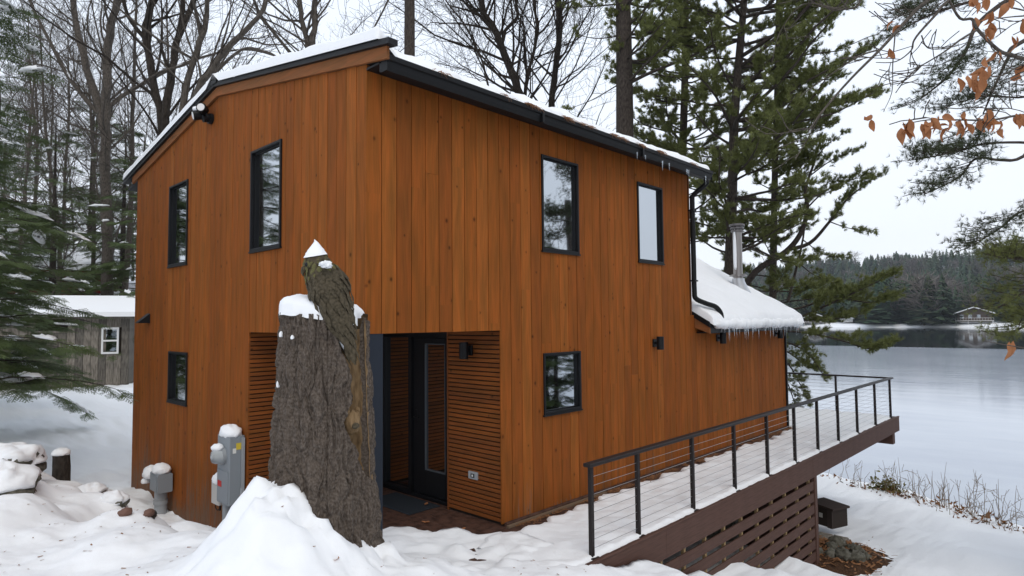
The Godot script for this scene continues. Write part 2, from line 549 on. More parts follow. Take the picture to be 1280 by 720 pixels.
func wood(lo: Vector3, hi: Vector3, along: int, called: String, m: Material, parent: Node, ch := 0.003) -> MeshInstance3D:
	var mb := MB.new()
	var a := Vector3(minf(lo.x, hi.x), minf(lo.y, hi.y), minf(lo.z, hi.z))
	var b := Vector3(maxf(lo.x, hi.x), maxf(lo.y, hi.y), maxf(lo.z, hi.z))
	mb.box(a, b, ch)
	uv_from(mb, 0, along, Vector2(rng.randf() * 9.0, rng.randf() * 9.0))
	return put(mb, called, m, parent)

func wall_boards(house: Node3D, side: int, count: int, bottom: Callable, top: Callable, holes: Array) -> void:
	var bw := 0.1825
	for i in count:
		var a0 := i * bw + (0.024 if side == 0 and i == 0 else 0.0)
		var a1 := (i + 1) * bw - 0.007
		var b: float = bottom.call(a0 + 0.02)
		var t: float = minf(top.call(a0), top.call(a1))
		var d := -rng.randf() * 0.003
		var spans := [[a0, a1, b, t]]
		for h in holes:            # a hole is [a0, a1, y0, y1]
			var next := []
			for s in spans:
				if s[1] <= h[0] or s[0] >= h[1] or s[3] <= h[2] or s[2] >= h[3]:
					next.append(s)
					continue
				next.append([s[0], s[1], s[2], h[2]])
				next.append([s[0], s[1], h[3], s[3]])
				if s[0] < h[0]: next.append([s[0], h[0], h[2], h[3]])
				if s[1] > h[1]: next.append([h[1], s[1], h[2], h[3]])
			spans = next
		# boards that run full height are sometimes two lengths butted together
		var groups := []
		if spans.size() == 1:
			if rng.randf() < 0.12 and t - b > 1.5:
				var j := rng.randf_range(b + 0.6, t - 0.6)
				groups = [[[a0, a1, b, j - 0.002]], [[a0, a1, j, t]]]
			else: groups = [spans]
		else:
			var rest := spans.duplicate()
			while rest.size() > 0:
				var set_ := [rest.pop_back()]
				var grew := true
				while grew:
					grew = false
					for q in rest.duplicate():
						for e in set_:
							if (absf(q[3] - e[2]) < 1e-4 or absf(q[2] - e[3]) < 1e-4) and q[0] < e[1] - 1e-4 and q[1] > e[0] + 1e-4:
								set_.append(q); rest.erase(q); grew = true
								break
				groups.append(set_)
		for gset in groups:
			var mb := MB.new()
			for s in gset:
				if s[3] - s[2] < 0.01 or s[1] - s[0] < 0.004: continue
				var lo: Vector3
				var hi: Vector3
				if side == 0:
					lo = Vector3(-s[1], s[2], d - 0.022); hi = Vector3(-s[0], s[3], d)
				else:
					lo = Vector3(d - 0.022, s[2], -s[1]); hi = Vector3(d, s[3], -s[0])
				var slim: bool = s[3] - s[2] < 0.3 or gset.size() > 1
				mb.box(lo, hi, 0.0 if slim else 0.003)
			if mb.v.size() == 0: continue
			uv_from(mb, 0, 1, Vector2(rng.randf() * 9.0, rng.randf() * 9.0))
			for q in mb.v: mb.uv2.append(Vector2((q.x + q.z) / 8.0, minf(0.99, (q.y + (0.60 if side == 0 else 0.33)) / 2.0)) if q.y < 1.35 else Vector2((q.x + q.z) / 8.0, 0.97))
			put(mb, "siding_board", M.cedar[rng.randi() % M.cedar.size()], house)

func window(house: Node3D, at: Vector3, turn: float, w: float, h: float, pane: Material) -> void:
	var o := Node3D.new()
	o.name = "window"
	house.add_child(o, true)
	o.position = at
	o.rotation.y = turn
	var f := MB.new()
	var t := 0.030
	for s in [[0.0, 0.0, t, h], [w - t, 0.0, w, h], [t, 0.0, w - t, t], [t, h - t, w - t, h]]:
		f.box(Vector3(s[0], s[1], -0.06), Vector3(s[2], s[3], 0.020), 0.003)
	put(f, "frame", M.black, o)
	var q := MB.new()
	var t2 := t + 0.014
	for s in [[t, t, t2, h - t], [w - t2, t, w - t, h - t], [t2, t, w - t2, t2], [t2, h - t2, w - t2, h - t]]:
		q.box(Vector3(s[0], s[1], -0.055), Vector3(s[2], s[3], -0.020))
	put(q, "sash", M.black, o)
	bx(Vector3(t2, t2, -0.046), Vector3(w - t2, h - t2, -0.036), "pane", pane, o)
	bx(Vector3(-0.012, -0.022, -0.02), Vector3(w + 0.012, -0.001, 0.026), "sill", M.black, o)

func wall_lamp(house: Node3D, at: Vector3, turn: float) -> void:
	var o := Node3D.new()
	o.name = "wall_lamp"
	house.add_child(o, true)
	o.position = at
	o.rotation.y = turn
	bx(Vector3(-0.05, -0.06, 0.0), Vector3(0.05, 0.06, 0.025), "back_plate", M.black, o, 0.004)
	bx(Vector3(-0.018, -0.02, 0.025), Vector3(0.018, 0.02, 0.06), "bracket", M.black, o)
	var mb := MB.new()
	mb.tube(PackedVector3Array([Vector3(0, -0.10, 0.11), Vector3(0, -0.094, 0.11), Vector3(0, 0.094, 0.11), Vector3(0, 0.10, 0.11)]), PackedFloat32Array([0.052, 0.056, 0.056, 0.052]), 20, true)
	put(mb, "shade", M.black, o)

func prism_z(pts: Array, z0: float, z1: float) -> MB:     # convex polygon in xy, anticlockwise, drawn out from z0 (far) to z1 (near)
	var mb := MB.new()
	var m := pts.size()
	for k in range(1, m - 1):
		mb.tri(Vector3(pts[0].x, pts[0].y, z1), Vector3(pts[k].x, pts[k].y, z1), Vector3(pts[k + 1].x, pts[k + 1].y, z1))
		mb.tri(Vector3(pts[0].x, pts[0].y, z0), Vector3(pts[k + 1].x, pts[k + 1].y, z0), Vector3(pts[k].x, pts[k].y, z0))
	for k in m:
		var a: Vector2 = pts[k]
		var b: Vector2 = pts[(k + 1) % m]
		mb.quad(Vector3(a.x, a.y, z1), Vector3(a.x, a.y, z0), Vector3(b.x, b.y, z0), Vector3(b.x, b.y, z1), Vector2(0, 0), Vector2(0, 1), Vector2(1, 1), Vector2(1, 0))
	return mb

const RX := -3.58
const SL := 0.168

# snow lying on one roof slope: a sheet with a rounded, uneven rim
func slope_snow(x_low: float, x_high: float, y_low: float, y_high: float, z0: float, z1: float, thick: float, rough: float, seed_: float, low := 1.0, trim := 0.0) -> MB:
	var cols := 36                  # across the slope, from eave to ridge
	var rows := int(absf(z1 - z0) / 0.07)
	var p := PackedVector3Array()
	for r in rows + 1:
		var tz := float(r) / rows
		for c in cols + 1:
			var tc := float(c) / cols
			tc = tc * tc             # finer at the eave
			var z := lerpf(z1, z0, tz)
			if r > 0 and r < 4: z = z1 - [0.0, 0.008, 0.028, 0.065][r]
			var wob := nz.get_noise_2d(z * 2.2 + seed_, 0.0) * 0.07 + nz.get_noise_2d(z * 8.0 + seed_, 5.0) * 0.025
			var x := lerpf(x_low, x_high, tc) + wob * (1.0 - tc) * rough * signf(x_high - x_low)
			var y := lerpf(y_low, y_high, tc)
			var e := minf(minf([0.0, 0.025, 0.05, 0.07][r] if r < 4 else 1.0, (1.0 - tz) * rows * 0.07), tc * absf(x_high - x_low))
			var k := sqrt(clampf(1.0 - pow(1.0 - clampf(e / 0.07, 0.0, 1.0), 2.0), 0.0, 1.0))
			if tc >= 1.0: k = 1.0
			var th := thick * (1.0 + 0.22 * nz.get_noise_2d(x * 1.2 + seed_, z * 1.2)) + 0.02 * nz.get_noise_2d(x * 6.0, z * 6.0 + seed_)
			if low < 1.0:       # thinner where it has slid and melted at the eave, full depth upslope
				var up_ := smoothstep(0.05, 0.55, tc * absf(x_high - x_low))
				th = lerpf(low + 0.035 * nz.get_noise_2d(z * 1.7 + seed_, 33.0) + 0.012 * nz.get_noise_2d(z * 9.0 + seed_, 35.0), th, up_ if tz > 0.04 else maxf(up_, 0.75))
			if trim > 0.0 and z > -0.04:       # lying over the raised edge of the gable
				y += trim
				th = 0.125 + 0.03 * nz.get_noise_1d(x * 2.0)
			p.append(Vector3(x, y + th * k - 0.006, z))
	var mb := MB.new()
	if x_low > x_high:
		var q := PackedVector3Array()
		for r in rows + 1:
			for c in cols + 1: q.append(p[r * (cols + 1) + cols - c])
		mb.grid(q, rows + 1, cols + 1)
	else:
		mb.grid(p, rows + 1, cols + 1)
	return mb

func build_house() -> void:
	var house := base("lake_house", Vector3.ZERO, "two storey house clad in orange brown vertical cedar boards by the lake", "house")
	# dark sheathing behind the boards
	var c := MB.new()
	c.box(Vector3(-7.08, 2.25, -6.47), Vector3(-0.08, 4.84, -0.08))
	c.box(Vector3(-7.08, -0.6, -6.47), Vector3(-2.60, 2.25, -0.08))
	c.box(Vector3(-2.60, -0.6, -6.47), Vector3(-0.08, 2.25, -2.06))
	c.box(Vector3(-7.08, -1.6, -10.50), Vector3(-0.08, 2.36, -6.47))
	put(c, "sheathing", M.core, house)
	put(prism_z([Vector2(-7.08, 4.84), Vector2(-0.08, 4.84), Vector2(RX, 5.40)], -6.47, -0.08), "sheathing", M.core, house)
	put(prism_z([Vector2(-7.08, 2.36), Vector2(-0.08, 2.36), Vector2(RX, 4.45)], -10.50, -6.47), "sheathing", M.core, house)
	# boards
	var low0 := func(a: float) -> float: return 2.243 if a < 2.55 else -0.43 - 0.02
	var top0 := func(a: float) -> float: return 5.53 - SL * absf(-a - RX)
	wall_boards(house, 0, 39, low0, top0, [[1.73, 2.53, 3.235, 4.485], [4.67, 5.45, 3.24, 4.495], [4.585, 5.355, 1.182, 1.936], [2.372, 2.555, -1.0, 2.243]])
	var low1 := func(a: float) -> float: return 2.243 if a < 1.83 else 0.03
	var top1 := func(a: float) -> float: return 4.86 if a < 6.47 else 2.42
	wall_boards(house, 1, 58, low1, top1, [[2.575, 3.33, 3.236, 4.457], [4.795, 5.53, 3.236, 4.453], [2.572, 3.326, 1.185, 1.946]])
	# far end wall of the main block above the lower roof, and back walls
	bx(Vector3(-7.1, -0.6, -6.5), Vector3(-0.03, 4.86, -6.475), "end_wall", M.cedar[2], house)
	bx(Vector3(-7.12, -1.6, -10.53), Vector3(-7.09, 2.4, -0.03), "end_wall", M.cedar[3], house)
	bx(Vector3(-7.1, -1.6, -10.55), Vector3(-0.03, 2.4, -10.51), "end_wall", M.cedar[1], house)
	# skirting at the foot of the long wall, black corner trim at its far end
	wood(Vector3(0.002, -0.03, -1.86), Vector3(0.05, 0.045, -10.55), 2, "skirting_board", M.plank, house, 0.006)
	wood(Vector3(-0.03, -0.03, -10.60), Vector3(0.035, 2.36, -10.555), 1, "corner_trim", M.black, house, 0.004)
	bx(Vector3(-7.06, -2.6, -10.48), Vector3(-0.04, -0.031, -1.9), "foundation", M.rock, house)
	# windows
	window(house, Vector3(-2.53, 3.235, 0), 0.0, 0.80, 1.25, M.pane)
	window(house, Vector3(-5.45, 3.24, 0), 0.0, 0.78, 1.255, M.pane)
	window(house, Vector3(-5.355, 1.182, 0), 0.0, 0.77, 0.754, M.pane)
	window(house, Vector3(0, 3.236, -2.575), PI / 2, 0.755, 1.221, M.pane)
	window(house, Vector3(0, 3.236, -4.795), PI / 2, 0.735, 1.217, M.pane)
	window(house, Vector3(0, 1.185, -2.572), PI / 2, 0.754, 0.761, M.pane)
	# ---- recessed entry under the corner
	bx(Vector3(-2.6, 2.243, -2.06), Vector3(-0.03, 2.262, -0.03), "soffit", M.cedar[2], house)
	bx(Vector3(-0.205, -0.05, -0.205), Vector3(-0.008, 2.243, -0.008), "corner_post", M.post, house, 0.006)
	bx(Vector3(-2.60, -0.05, -2.06), Vector3(-2.575, 2.243, -0.03), "entry_wall", M.core, house)
	bx(Vector3(-0.98, -0.05, -1.95), Vector3(-0.03, 2.243, -1.876), "entry_wall", M.core, house)
	for k in 41:
		var y := 0.035 + k * 0.0538
		var m: Material = M.slat[rng.randi() % 3]
		wood(Vector3(-2.573, y, -1.95), Vector3(-2.552, y + 0.041, -0.004), 2, "slat", m, house, 0.003)
		wood(Vector3(-0.965, y, -1.874), Vector3(-0.026, y + 0.041, -1.852), 0, "slat", M.slat[rng.randi() % 3], house, 0.003)
	wood(Vector3(-0.99, -0.0, -1.95), Vector3(-0.968, 2.243, -1.848), 1, "door_jamb", M.slat[0], house, 0.002)
	# glazed door and its side light, set behind the slatted wall
	var door := Node3D.new()
	door.name = "entry_door"
	house.add_child(door, true)
	door.position = Vector3(-2.55, 0.0, -1.98)
	var fr := MB.new()
	for s in [[0.0, 0.02, 0.09, 2.24], [0.66, 0.02, 0.72, 2.24], [1.53, 0.02, 1.58, 2.24], [0.09, 2.14, 0.66, 2.24], [0.72, 2.14, 1.53, 2.24], [0.09, 0.02, 0.66, 0.08], [0.72, 0.02, 1.53, 0.05]]:
		fr.box(Vector3(s[0], s[1], -0.06), Vector3(s[2], s[3], 0.06), 0.004)
	put(fr, "frame", M.black, door)
	var leaf := MB.new()
	for s in [[0.725, 0.06, 0.98, 2.135], [1.40, 0.06, 1.525, 2.135], [0.98, 0.06, 1.40, 0.38], [0.98, 2.06, 1.40, 2.135]]:
		leaf.box(Vector3(s[0], s[1], -0.03), Vector3(s[2], s[3], 0.02), 0.004)
	put(leaf, "leaf", M.black, door)
	var bead := MB.new()
	for s in [[0.98, 0.38, 0.992, 2.06], [1.388, 0.38, 1.40, 2.06], [0.992, 0.38, 1.388, 0.392], [0.992, 2.048, 1.388, 2.06]]:
		bead.box(Vector3(s[0], s[1], -0.012), Vector3(s[2], s[3], 0.026))
	put(bead, "glazing_bead", mat(lin(0.075, 0.085, 0.095), 0.4), door)
	bx(Vector3(0.992, 0.392, -0.006), Vector3(1.388, 2.048, 0.0), "pane", M.pane, door)
	bx(Vector3(0.09, 0.08, -0.006), Vector3(0.66, 2.14, 0.0), "pane", M.pane, door)
	var hd := MB.new()
	hd.box(Vector3(0.78, 0.98, 0.02), Vector3(0.82, 1.16, 0.03), 0.003)
	hd.tube(PackedVector3Array([Vector3(0.80, 1.07, 0.03), Vector3(0.80, 1.07, 0.07), Vector3(0.91, 1.07, 0.075)]), PackedFloat32Array([0.010, 0.010, 0.009]), 8, true)
	put(hd, "handle", M.black, door)
	bx(Vector3(-2.6, -0.2, -2.05), Vector3(-0.95, 0.02, -1.93), "threshold", M.black, house)
	# lamps, outlet, vent hood, flood light
	wall_lamp(house, Vector3(-0.55, 2.0, -1.852), 0.0)
	wall_lamp(house, Vector3(0.0, 1.99, -5.20), PI / 2)
	wall_lamp(house, Vector3(0.0, 2.01, -7.36), PI / 2)
	wall_lamp(house, Vector3(0.0, 2.03, -10.05), PI / 2)
	var ou := Node3D.new()
	ou.name = "outlet_box"
	house.add_child(ou, true)
	ou.position = Vector3(-0.50, 0.50, -1.852)
	bx(Vector3(-0.075, -0.045, 0), Vector3(0.075, 0.045, 0.022), "cover", M.conduit, ou, 0.005)
	bx(Vector3(-0.03, -0.022, 0.022), Vector3(0.03, 0.022, 0.026), "socket", M.black, ou)
	bx(Vector3(-0.01, -0.012, 0.026), Vector3(0.012, 0.012, 0.030), "socket_face", M.white, ou)
	var vh := MB.new()
	vh.hexa([Vector3(-6.46, 2.37, 0.17), Vector3(-6.28, 2.37, 0.17), Vector3(-6.28, 2.37, 0.002), Vector3(-6.46, 2.37, 0.002), Vector3(-6.45, 2.385, 0.17), Vector3(-6.29, 2.385, 0.17), Vector3(-6.29, 2.53, 0.002), Vector3(-6.45, 2.53, 0.002)])
	put(vh, "vent_hood", M.black, house)
	var fl := Node3D.new()
	fl.name = "flood_light"
	house.add_child(fl, true)
	fl.position = Vector3(-3.82, 5.20, 0.0)
	var ft := MB.new()
	ft.tube(PackedVector3Array([Vector3(0, 0, 0), Vector3(0, 0, 0.045)]), PackedFloat32Array([0.075, 0.075]), 18, true)
	put(ft, "mount", M.black, fl)
	var fs := MB.new()
	fs.tube(PackedVector3Array([Vector3(0, 0, 0.045), Vector3(0, -0.02, 0.12)]), PackedFloat32Array([0.05, 0.05]), 14, true)
	fs.tube(PackedVector3Array([Vector3(-0.05, 0.0, 0.06), Vector3(-0.09, 0.07, 0.11)]), PackedFloat32Array([0.018, 0.018]), 8)
	fs.tube(PackedVector3Array([Vector3(0.03, 0.02, 0.06), Vector3(0.03, 0.07, 0.11)]), PackedFloat32Array([0.018, 0.018]), 8)
	put(fs, "sensor", M.black, fl)
	for s in [[Vector3(-0.10, 0.05, 0.13), Vector3(-0.2, -0.25, 1.0)], [Vector3(0.03, 0.10, 0.13), Vector3(0.75, 0.05, 0.65)]]:
		var hdm := MB.new()
		var d: Vector3 = s[1].normalized()
		hdm.tube(PackedVector3Array([s[0] - d * 0.06, s[0] - d * 0.04, s[0] + d * 0.07, s[0] + d * 0.085]), PackedFloat32Array([0.04, 0.062, 0.068, 0.064]), 18, true)
		put(hdm, "lamp_head", M.black, fl)
		var face := MB.new()
		face.tube(PackedVector3Array([s[0] + d * 0.086, s[0] + d * 0.089]), PackedFloat32Array([0.052, 0.05]), 18, true)
		put(face, "lens", M.white, fl)
	put(blob(Vector3(-0.10, 0.125, 0.13), Vector3(0.085, 0.05, 0.09), 5.0), "snow_cap", M.snow, fl)
	# ---- main roof
	var roof := Node3D.new()
	roof.name = "roof"
	house.add_child(roof, true)
	var f := func(x: float, o: float) -> float: return 5.46 + o - SL * absf(x - RX)
	put(prism_z([Vector2(RX, f.call(RX, -0.002)), Vector2(0.30, f.call(0.30, -0.002)), Vector2(0.30, f.call(0.30, 0.043)), Vector2(RX, f.call(RX, 0.043))], -6.62, -0.001), "roof_panel", M.gutter, roof)
	put(prism_z([Vector2(-7.66, f.call(-7.66, -0.002)), Vector2(RX, f.call(RX, -0.002)), Vector2(RX, f.call(RX, 0.043)), Vector2(-7.66, f.call(-7.66, 0.043))], -6.62, -0.001), "roof_panel", M.gutter, roof)
	for s in [[RX, 0.385], [-7.30, RX]]:
		var rk := prism_z([Vector2(s[0], f.call(s[0], 0.0)), Vector2(s[1], f.call(s[1], 0.0)), Vector2(s[1], f.call(s[1], 0.119)), Vector2(s[0], f.call(s[0], 0.119))], 0.003, 0.034)
		uv_from(rk, 0, 0, Vector2(rng.randf() * 5.0, 0.3))
		put(rk, "rake_board", M.cedar[4], roof)
		var e0: float = s[0] if s[0] > -5.0 else -7.70
		var e1: float = 0.47 if s[1] > 0.0 else s[1]
		var dr := prism_z([Vector2(e0, f.call(e0, 0.12)), Vector2(e1, f.call(e1, 0.12)), Vector2(e1, f.call(e1, 0.178)), Vector2(e0, f.call(e0, 0.178))], -0.03, 0.075)
		put(dr, "drip_edge", M.black, roof)
	bx(Vector3(RX - 0.10, 5.60, 0.02), Vector3(RX + 0.10, 5.675, 0.085), "ridge_cap", M.black, roof, 0.01)
	bx(Vector3(0.0, 4.80, -6.55), Vector3(0.22, 4.82, 0.0), "soffit", M.black, roof)
	bx(Vector3(0.22, 4.72, -6.56), Vector3(0.245, 4.80, 0.0), "fascia", M.black, roof)
	# gutter: an open channel with a stepped front
	var gt := MB.new()
	var prof := [Vector2(0.247, 4.840), Vector2(0.247, 4.705), Vector2(0.335, 4.705), Vector2(0.345, 4.745), Vector2(0.352, 4.790), Vector2(0.372, 4.800), Vector2(0.376, 4.845), Vector2(0.366, 4.845), Vector2(0.362, 4.806), Vector2(0.342, 4.797), Vector2(0.332, 4.745), Vector2(0.325, 4.715), Vector2(0.257, 4.715), Vector2(0.257, 4.840)]
	for k in prof.size():
		var a: Vector2 = prof[k]
		var b: Vector2 = prof[(k + 1) % prof.size()]
		gt.quad(Vector3(b.x, b.y, 0.0), Vector3(b.x, b.y, -6.60), Vector3(a.x, a.y, -6.60), Vector3(a.x, a.y, 0.0))
	for z in [0.0, -6.60]:
		gt.box(Vector3(0.247, 4.705, z - 0.004), Vector3(0.350, 4.842, z + 0.004))
	for z in [-2.2, -4.4]:
		gt.box(Vector3(0.337, 4.700, z - 0.02), Vector3(0.3795, 4.848, z + 0.02))
	put(gt, "gutter", M.gutter, roof)
	var hung := MB.new()
	for k in 34:
		var z := -0.5 - rng.randf() * 6.0
		if nz.get_noise_2d(z * 1.5, 77.0) < -0.05: continue
		for q in 14:
			var a := Vector3(0.36 + rng.randf() * 0.03, 4.85 + rng.randf() * 0.02, z + rng.randfn() * 0.05)
			var b := a + Vector3(0.02 + rng.randf() * 0.03, -0.02 - rng.randf() * 0.05, rng.randfn() * 0.03)
			hung.tube(PackedVector3Array([a - Vector3(0.06, -0.01, 0), a, b]), PackedFloat32Array([0.0025, 0.0025, 0.001]), 3)
	put(hung, "needle_litter", M.needle_litter, roof).set_meta("kind", "stuff")
	var fill := MB.new()
	var gp := PackedVector3Array()
	for r in 89:
		var z := -r * 0.075
		for cc in 5:
			var x := 0.262 + cc * 0.027
			gp.append(Vector3(x, 4.838 + 0.012 * nz.get_noise_2d(z * 5.0, 9.0) + (0.018 if cc > 0 and cc < 4 else 0.0) * (0.6 + nz.get_noise_2d(z * 2.0, 3.0)), z))
	fill.grid(gp, 89, 5)
	put(fill, "gutter_snow", M.snow, roof)
	var tines := MB.new()
	for k in 9:
		var z := -3.5 - rng.randf() * 2.9
		icicle(tines, Vector3(0.352 + rng.randf() * 0.01, 4.712, z), rng.randf_range(0.05, 0.14))
	put(tines, "icicle_fringe", M.icicle, roof).set_meta("kind", "stuff")
	var lip := func(x: float) -> float: return 5.503 - SL * absf(x - RX)
	var sn := slope_snow(0.315, RX, lip.call(0.315), lip.call(RX), -6.6, 0.095, 0.275, 1.0, 1.0, 0.09, 0.138)
	tag(put(sn, "roof_snow", M.snow), "snow lying on the lakeward slope of the main roof above the gutter", "snow", "", "stuff")
	var sn2 := slope_snow(-7.64, RX, lip.call(-7.64), lip.call(RX), -6.6, 0.095, 0.275, 0.5, 9.0, 0.20, 0.138)
	tag(put(sn2, "roof_snow", M.snow), "snow lying on the hillward slope of the main roof", "snow", "", "stuff")
	# ---- lower roof
	var ext := Node3D.new()
	ext.name = "lower_roof"
	house.add_child(ext, true)
	var g := func(x: float, o: float) -> float: return 2.30 + o - 0.587 * (x - 0.28)
	put(prism_z([Vector2(RX, g.call(RX, -0.09)), Vector2(0.28, g.call(0.28, -0.09)), Vector2(0.28, g.call(0.28, 0.0)), Vector2(RX, g.call(RX, 0.0))], -10.70, -6.51), "roof_panel", M.gutter, ext)
	put(prism_z([Vector2(-7.4, g.call(0.24, -0.09)), Vector2(RX, g.call(RX, -0.09)), Vector2(RX, g.call(RX, 0.0)), Vector2(-7.4, g.call(0.24, 0.0))], -10.70, -6.51), "roof_panel", M.gutter, ext)
	var rb := prism_z([Vector2(0.004, g.call(0.0, -0.26)), Vector2(0.27, g.call(0.27, -0.20)), Vector2(0.27, g.call(0.27, -0.095)), Vector2(0.004, g.call(0.0, -0.095))], -6.56, -6.525)
	uv_from(rb, 0, 0, Vector2.ZERO)
	put(rb, "rake_board", M.cedar[4], ext)
	var rb2 := prism_z([Vector2(RX, g.call(RX, -0.24)), Vector2(0.27, g.call(0.27, -0.22)), Vector2(0.27, g.call(0.27, -0.095)), Vector2(RX, g.call(RX, -0.095))], -10.68, -10.65)
	uv_from(rb2, 0, 0, Vector2.ZERO)
	put(rb2, "rake_board", M.cedar[4], ext)
	wood(Vector3(0.225, 2.13, -10.65), Vector3(0.262, 2.215, -6.56), 2, "fascia", M.black, ext)
	bx(Vector3(0.004, 2.11, -10.64), Vector3(0.224, 2.128, -6.58), "soffit", M.black, ext)
	# downpipe from the gutter to the lower roof
	var dp := MB.new()
	var path := smooth([Vector3(0.30, 4.70, -6.46), Vector3(0.30, 4.62, -6.46), Vector3(0.08, 4.46, -6.44), Vector3(0.055, 4.36, -6.44), Vector3(0.055, 3.4, -6.44), Vector3(0.055, 2.84, -6.44), Vector3(0.07, 2.70, -6.46), Vector3(0.16, 2.62, -6.62), Vector3(0.25, 2.56, -6.80), Vector3(0.30, 2.46, -6.88), Vector3(0.31, 2.36, -6.90)], 5)
	var rad := PackedFloat32Array()
	for q in path: rad.append(0.042)
	dp.tube(path, rad, 12, true)
	for y in [4.2, 3.0]:
		dp.box(Vector3(0.002, y - 0.012, -6.495), Vector3(0.101, y + 0.012, -6.385))
	put(dp, "downpipe", M.gutter, ext)
	var es := slope_snow(0.36, RX, g.call(0.36, 0.0), g.call(RX, 0.0), -10.74, -6.53, 0.165, 0.45, 21.0)
	tag(put(es, "lower_roof_snow", M.snow), "thick snow on the lower roof round the metal flue pipe", "snow", "", "stuff")
	var ic := MB.new()
	for k in 110:
		var z := -6.8 - 3.9 * (k + rng.randf()) / 110.0
		icicle(ic, Vector3(0.34 + rng.randf() * 0.05, 2.20, z), 0.02 + 0.22 * pow(rng.randf(), 2.5))
	put(ic, "icicle_fringe", M.icicle, ext).set_meta("kind", "stuff")
	# snow rim hanging over the eave
	var rim := MB.new()
	var rp := PackedVector3Array()
	var rr := PackedFloat32Array()
	for k in 62:
		var z := -6.62 - k * 0.066
		rp.append(Vector3(0.325 + nz.get_noise_2d(z * 5.0, 1.0) * 0.03, 2.262 + nz.get_noise_2d(z * 7.0, 8.0) * 0.03, z))
		rr.append((0.084 + nz.get_noise_2d(z * 9.0, 4.0) * 0.028) * (0.3 if k == 0 or k == 61 else 1.0))
	rim.tube(rp, rr, 10, true)
	put(rim, "snow_rim", M.snow, ext)
	# flue
	var flue := Node3D.new()
	flue.name = "flue_pipe"
	house.add_child(flue, true)
	flue.position = Vector3(-0.74, 2.85, -10.0)
	var pp := MB.new()
	pp.tube(PackedVector3Array([Vector3(0, 0.2, 0), Vector3(0, 1.42, 0)]), PackedFloat32Array([0.098, 0.098]), 24, true)
	put(pp, "pipe", M.steel, flue)
	var cone := MB.new()
	cone.tube(PackedVector3Array([Vector3(0.10, -0.12, 0), Vector3(0.04, 0.12, 0), Vector3(0, 0.30, 0), Vector3(0, 0.38, 0)]), PackedFloat32Array([0.24, 0.17, 0.135, 0.13]), 24, true)
	put(cone, "flashing", mat(lin(0.55, 0.56, 0.58), 0.4, 0.9), flue)
	var coll := MB.new()
	coll.tube(PackedVector3Array([Vector3(0, 0.43, 0), Vector3(0, 0.46, 0), Vector3(0, 0.475, 0)]), PackedFloat32Array([0.19, 0.17, 0.115]), 24, true)
	put(coll, "storm_collar", M.steel, flue)
	var cap := MB.new()
	cap.tube(PackedVector3Array([Vector3(0, 1.40, 0), Vector3(0, 1.44, 0)]), PackedFloat32Array([0.13, 0.13]), 24, true)
	cap.tube(PackedVector3Array([Vector3(0, 1.47, 0), Vector3(0, 1.50, 0)]), PackedFloat32Array([0.145, 0.145]), 24, true)
	cap.tube(PackedVector3Array([Vector3(0, 1.53, 0), Vector3(0, 1.57, 0), Vector3(0, 1.585, 0)]), PackedFloat32Array([0.165, 0.165, 0.12]), 24, true)
	cap.tube(PackedVector3Array([Vector3(0, 1.44, 0), Vector3(0, 1.55, 0)]), PackedFloat32Array([0.09, 0.09]), 12)
	put(cap, "rain_cap", mat(lin(0.16, 0.15, 0.15), 0.4, 0.7), flue)
	put(blob(Vector3(-0.01, 0.9, 0.108), Vector3(0.035, 0.55, 0.02), 2.0), "snow_streak", M.snow, flue)
	# utility boxes on the gable wall
	var me := Node3D.new()
	me.name = "electric_meter"
	house.add_child(me, true)
	me.position = Vector3(-2.98, 0.16, 0.0)
	bx(Vector3(0, 0, 0.004), Vector3(0.36, 0.82, 0.19), "cabinet", M.grey_box, me, 0.01)
	bx(Vector3(0.02, 0.02, 0.19), Vector3(0.34, 0.40, 0.198), "cover", M.grey_box, me, 0.003)
	var md := MB.new()
	md.tube(PackedVector3Array([Vector3(0.18, 0.58, 0.19), Vector3(0.18, 0.58, 0.225)]), PackedFloat32Array([0.105, 0.105]), 24, true)
	put(md, "meter_ring", M.conduit, me)
	var mg := MB.new()
	mg.tube(PackedVector3Array([Vector3(0.18, 0.58, 0.225), Vector3(0.18, 0.58, 0.29), Vector3(0.18, 0.58, 0.32), Vector3(0.18, 0.58, 0.33)]), PackedFloat32Array([0.088, 0.086, 0.07, 0.03]), 24, true)
	put(mg, "meter_dome", mat(lin(0.42, 0.45, 0.47), 0.12), me)
	bx(Vector3(0.05, 0.20, 0.199), Vector3(0.16, 0.27, 0.202), "red_sticker", M.red, me)
	bx(Vector3(0.361, 0.66, 0.05), Vector3(0.363, 0.74, 0.11), "warning_sticker", M.yellow, me)
	bx(Vector3(0.361, 0.62, 0.11), Vector3(0.363, 0.68, 0.15), "paper_label", M.paper, me)
	bx(Vector3(0.365, 0.0, 0.02), Vector3(0.40, 0.80, 0.05), "conduit_strap", M.conduit, me)
	var cd := MB.new()
	cd.tube(PackedVector3Array([Vector3(0.10, 0.02, 0.10), Vector3(0.10, -0.75, 0.10)]), PackedFloat32Array([0.055, 0.055]), 14)
	put(cd, "conduit", M.conduit, me)
	var cd2 := MB.new()
	cd2.tube(smooth([Vector3(0.27, 0.02, 0.08), Vector3(0.27, -0.1, 0.08), Vector3(0.31, -0.22, 0.08), Vector3(0.36, -0.18, 0.06), Vector3(0.38, 0.2, 0.04)], 4), rep(17, 0.022), 10)
	put(cd2, "conduit", M.conduit, me)
	put(blob(Vector3(0.17, 0.85, 0.10), Vector3(0.20, 0.10, 0.115), 11.0), "snow_cap", M.snow, me)
	put(blob(Vector3(0.15, 0.68, 0.25), Vector3(0.09, 0.05, 0.07), 12.0), "snow_cap", M.snow, me)
	var tb := Node3D.new()
	tb.name = "utility_box"
	house.add_child(tb, true)
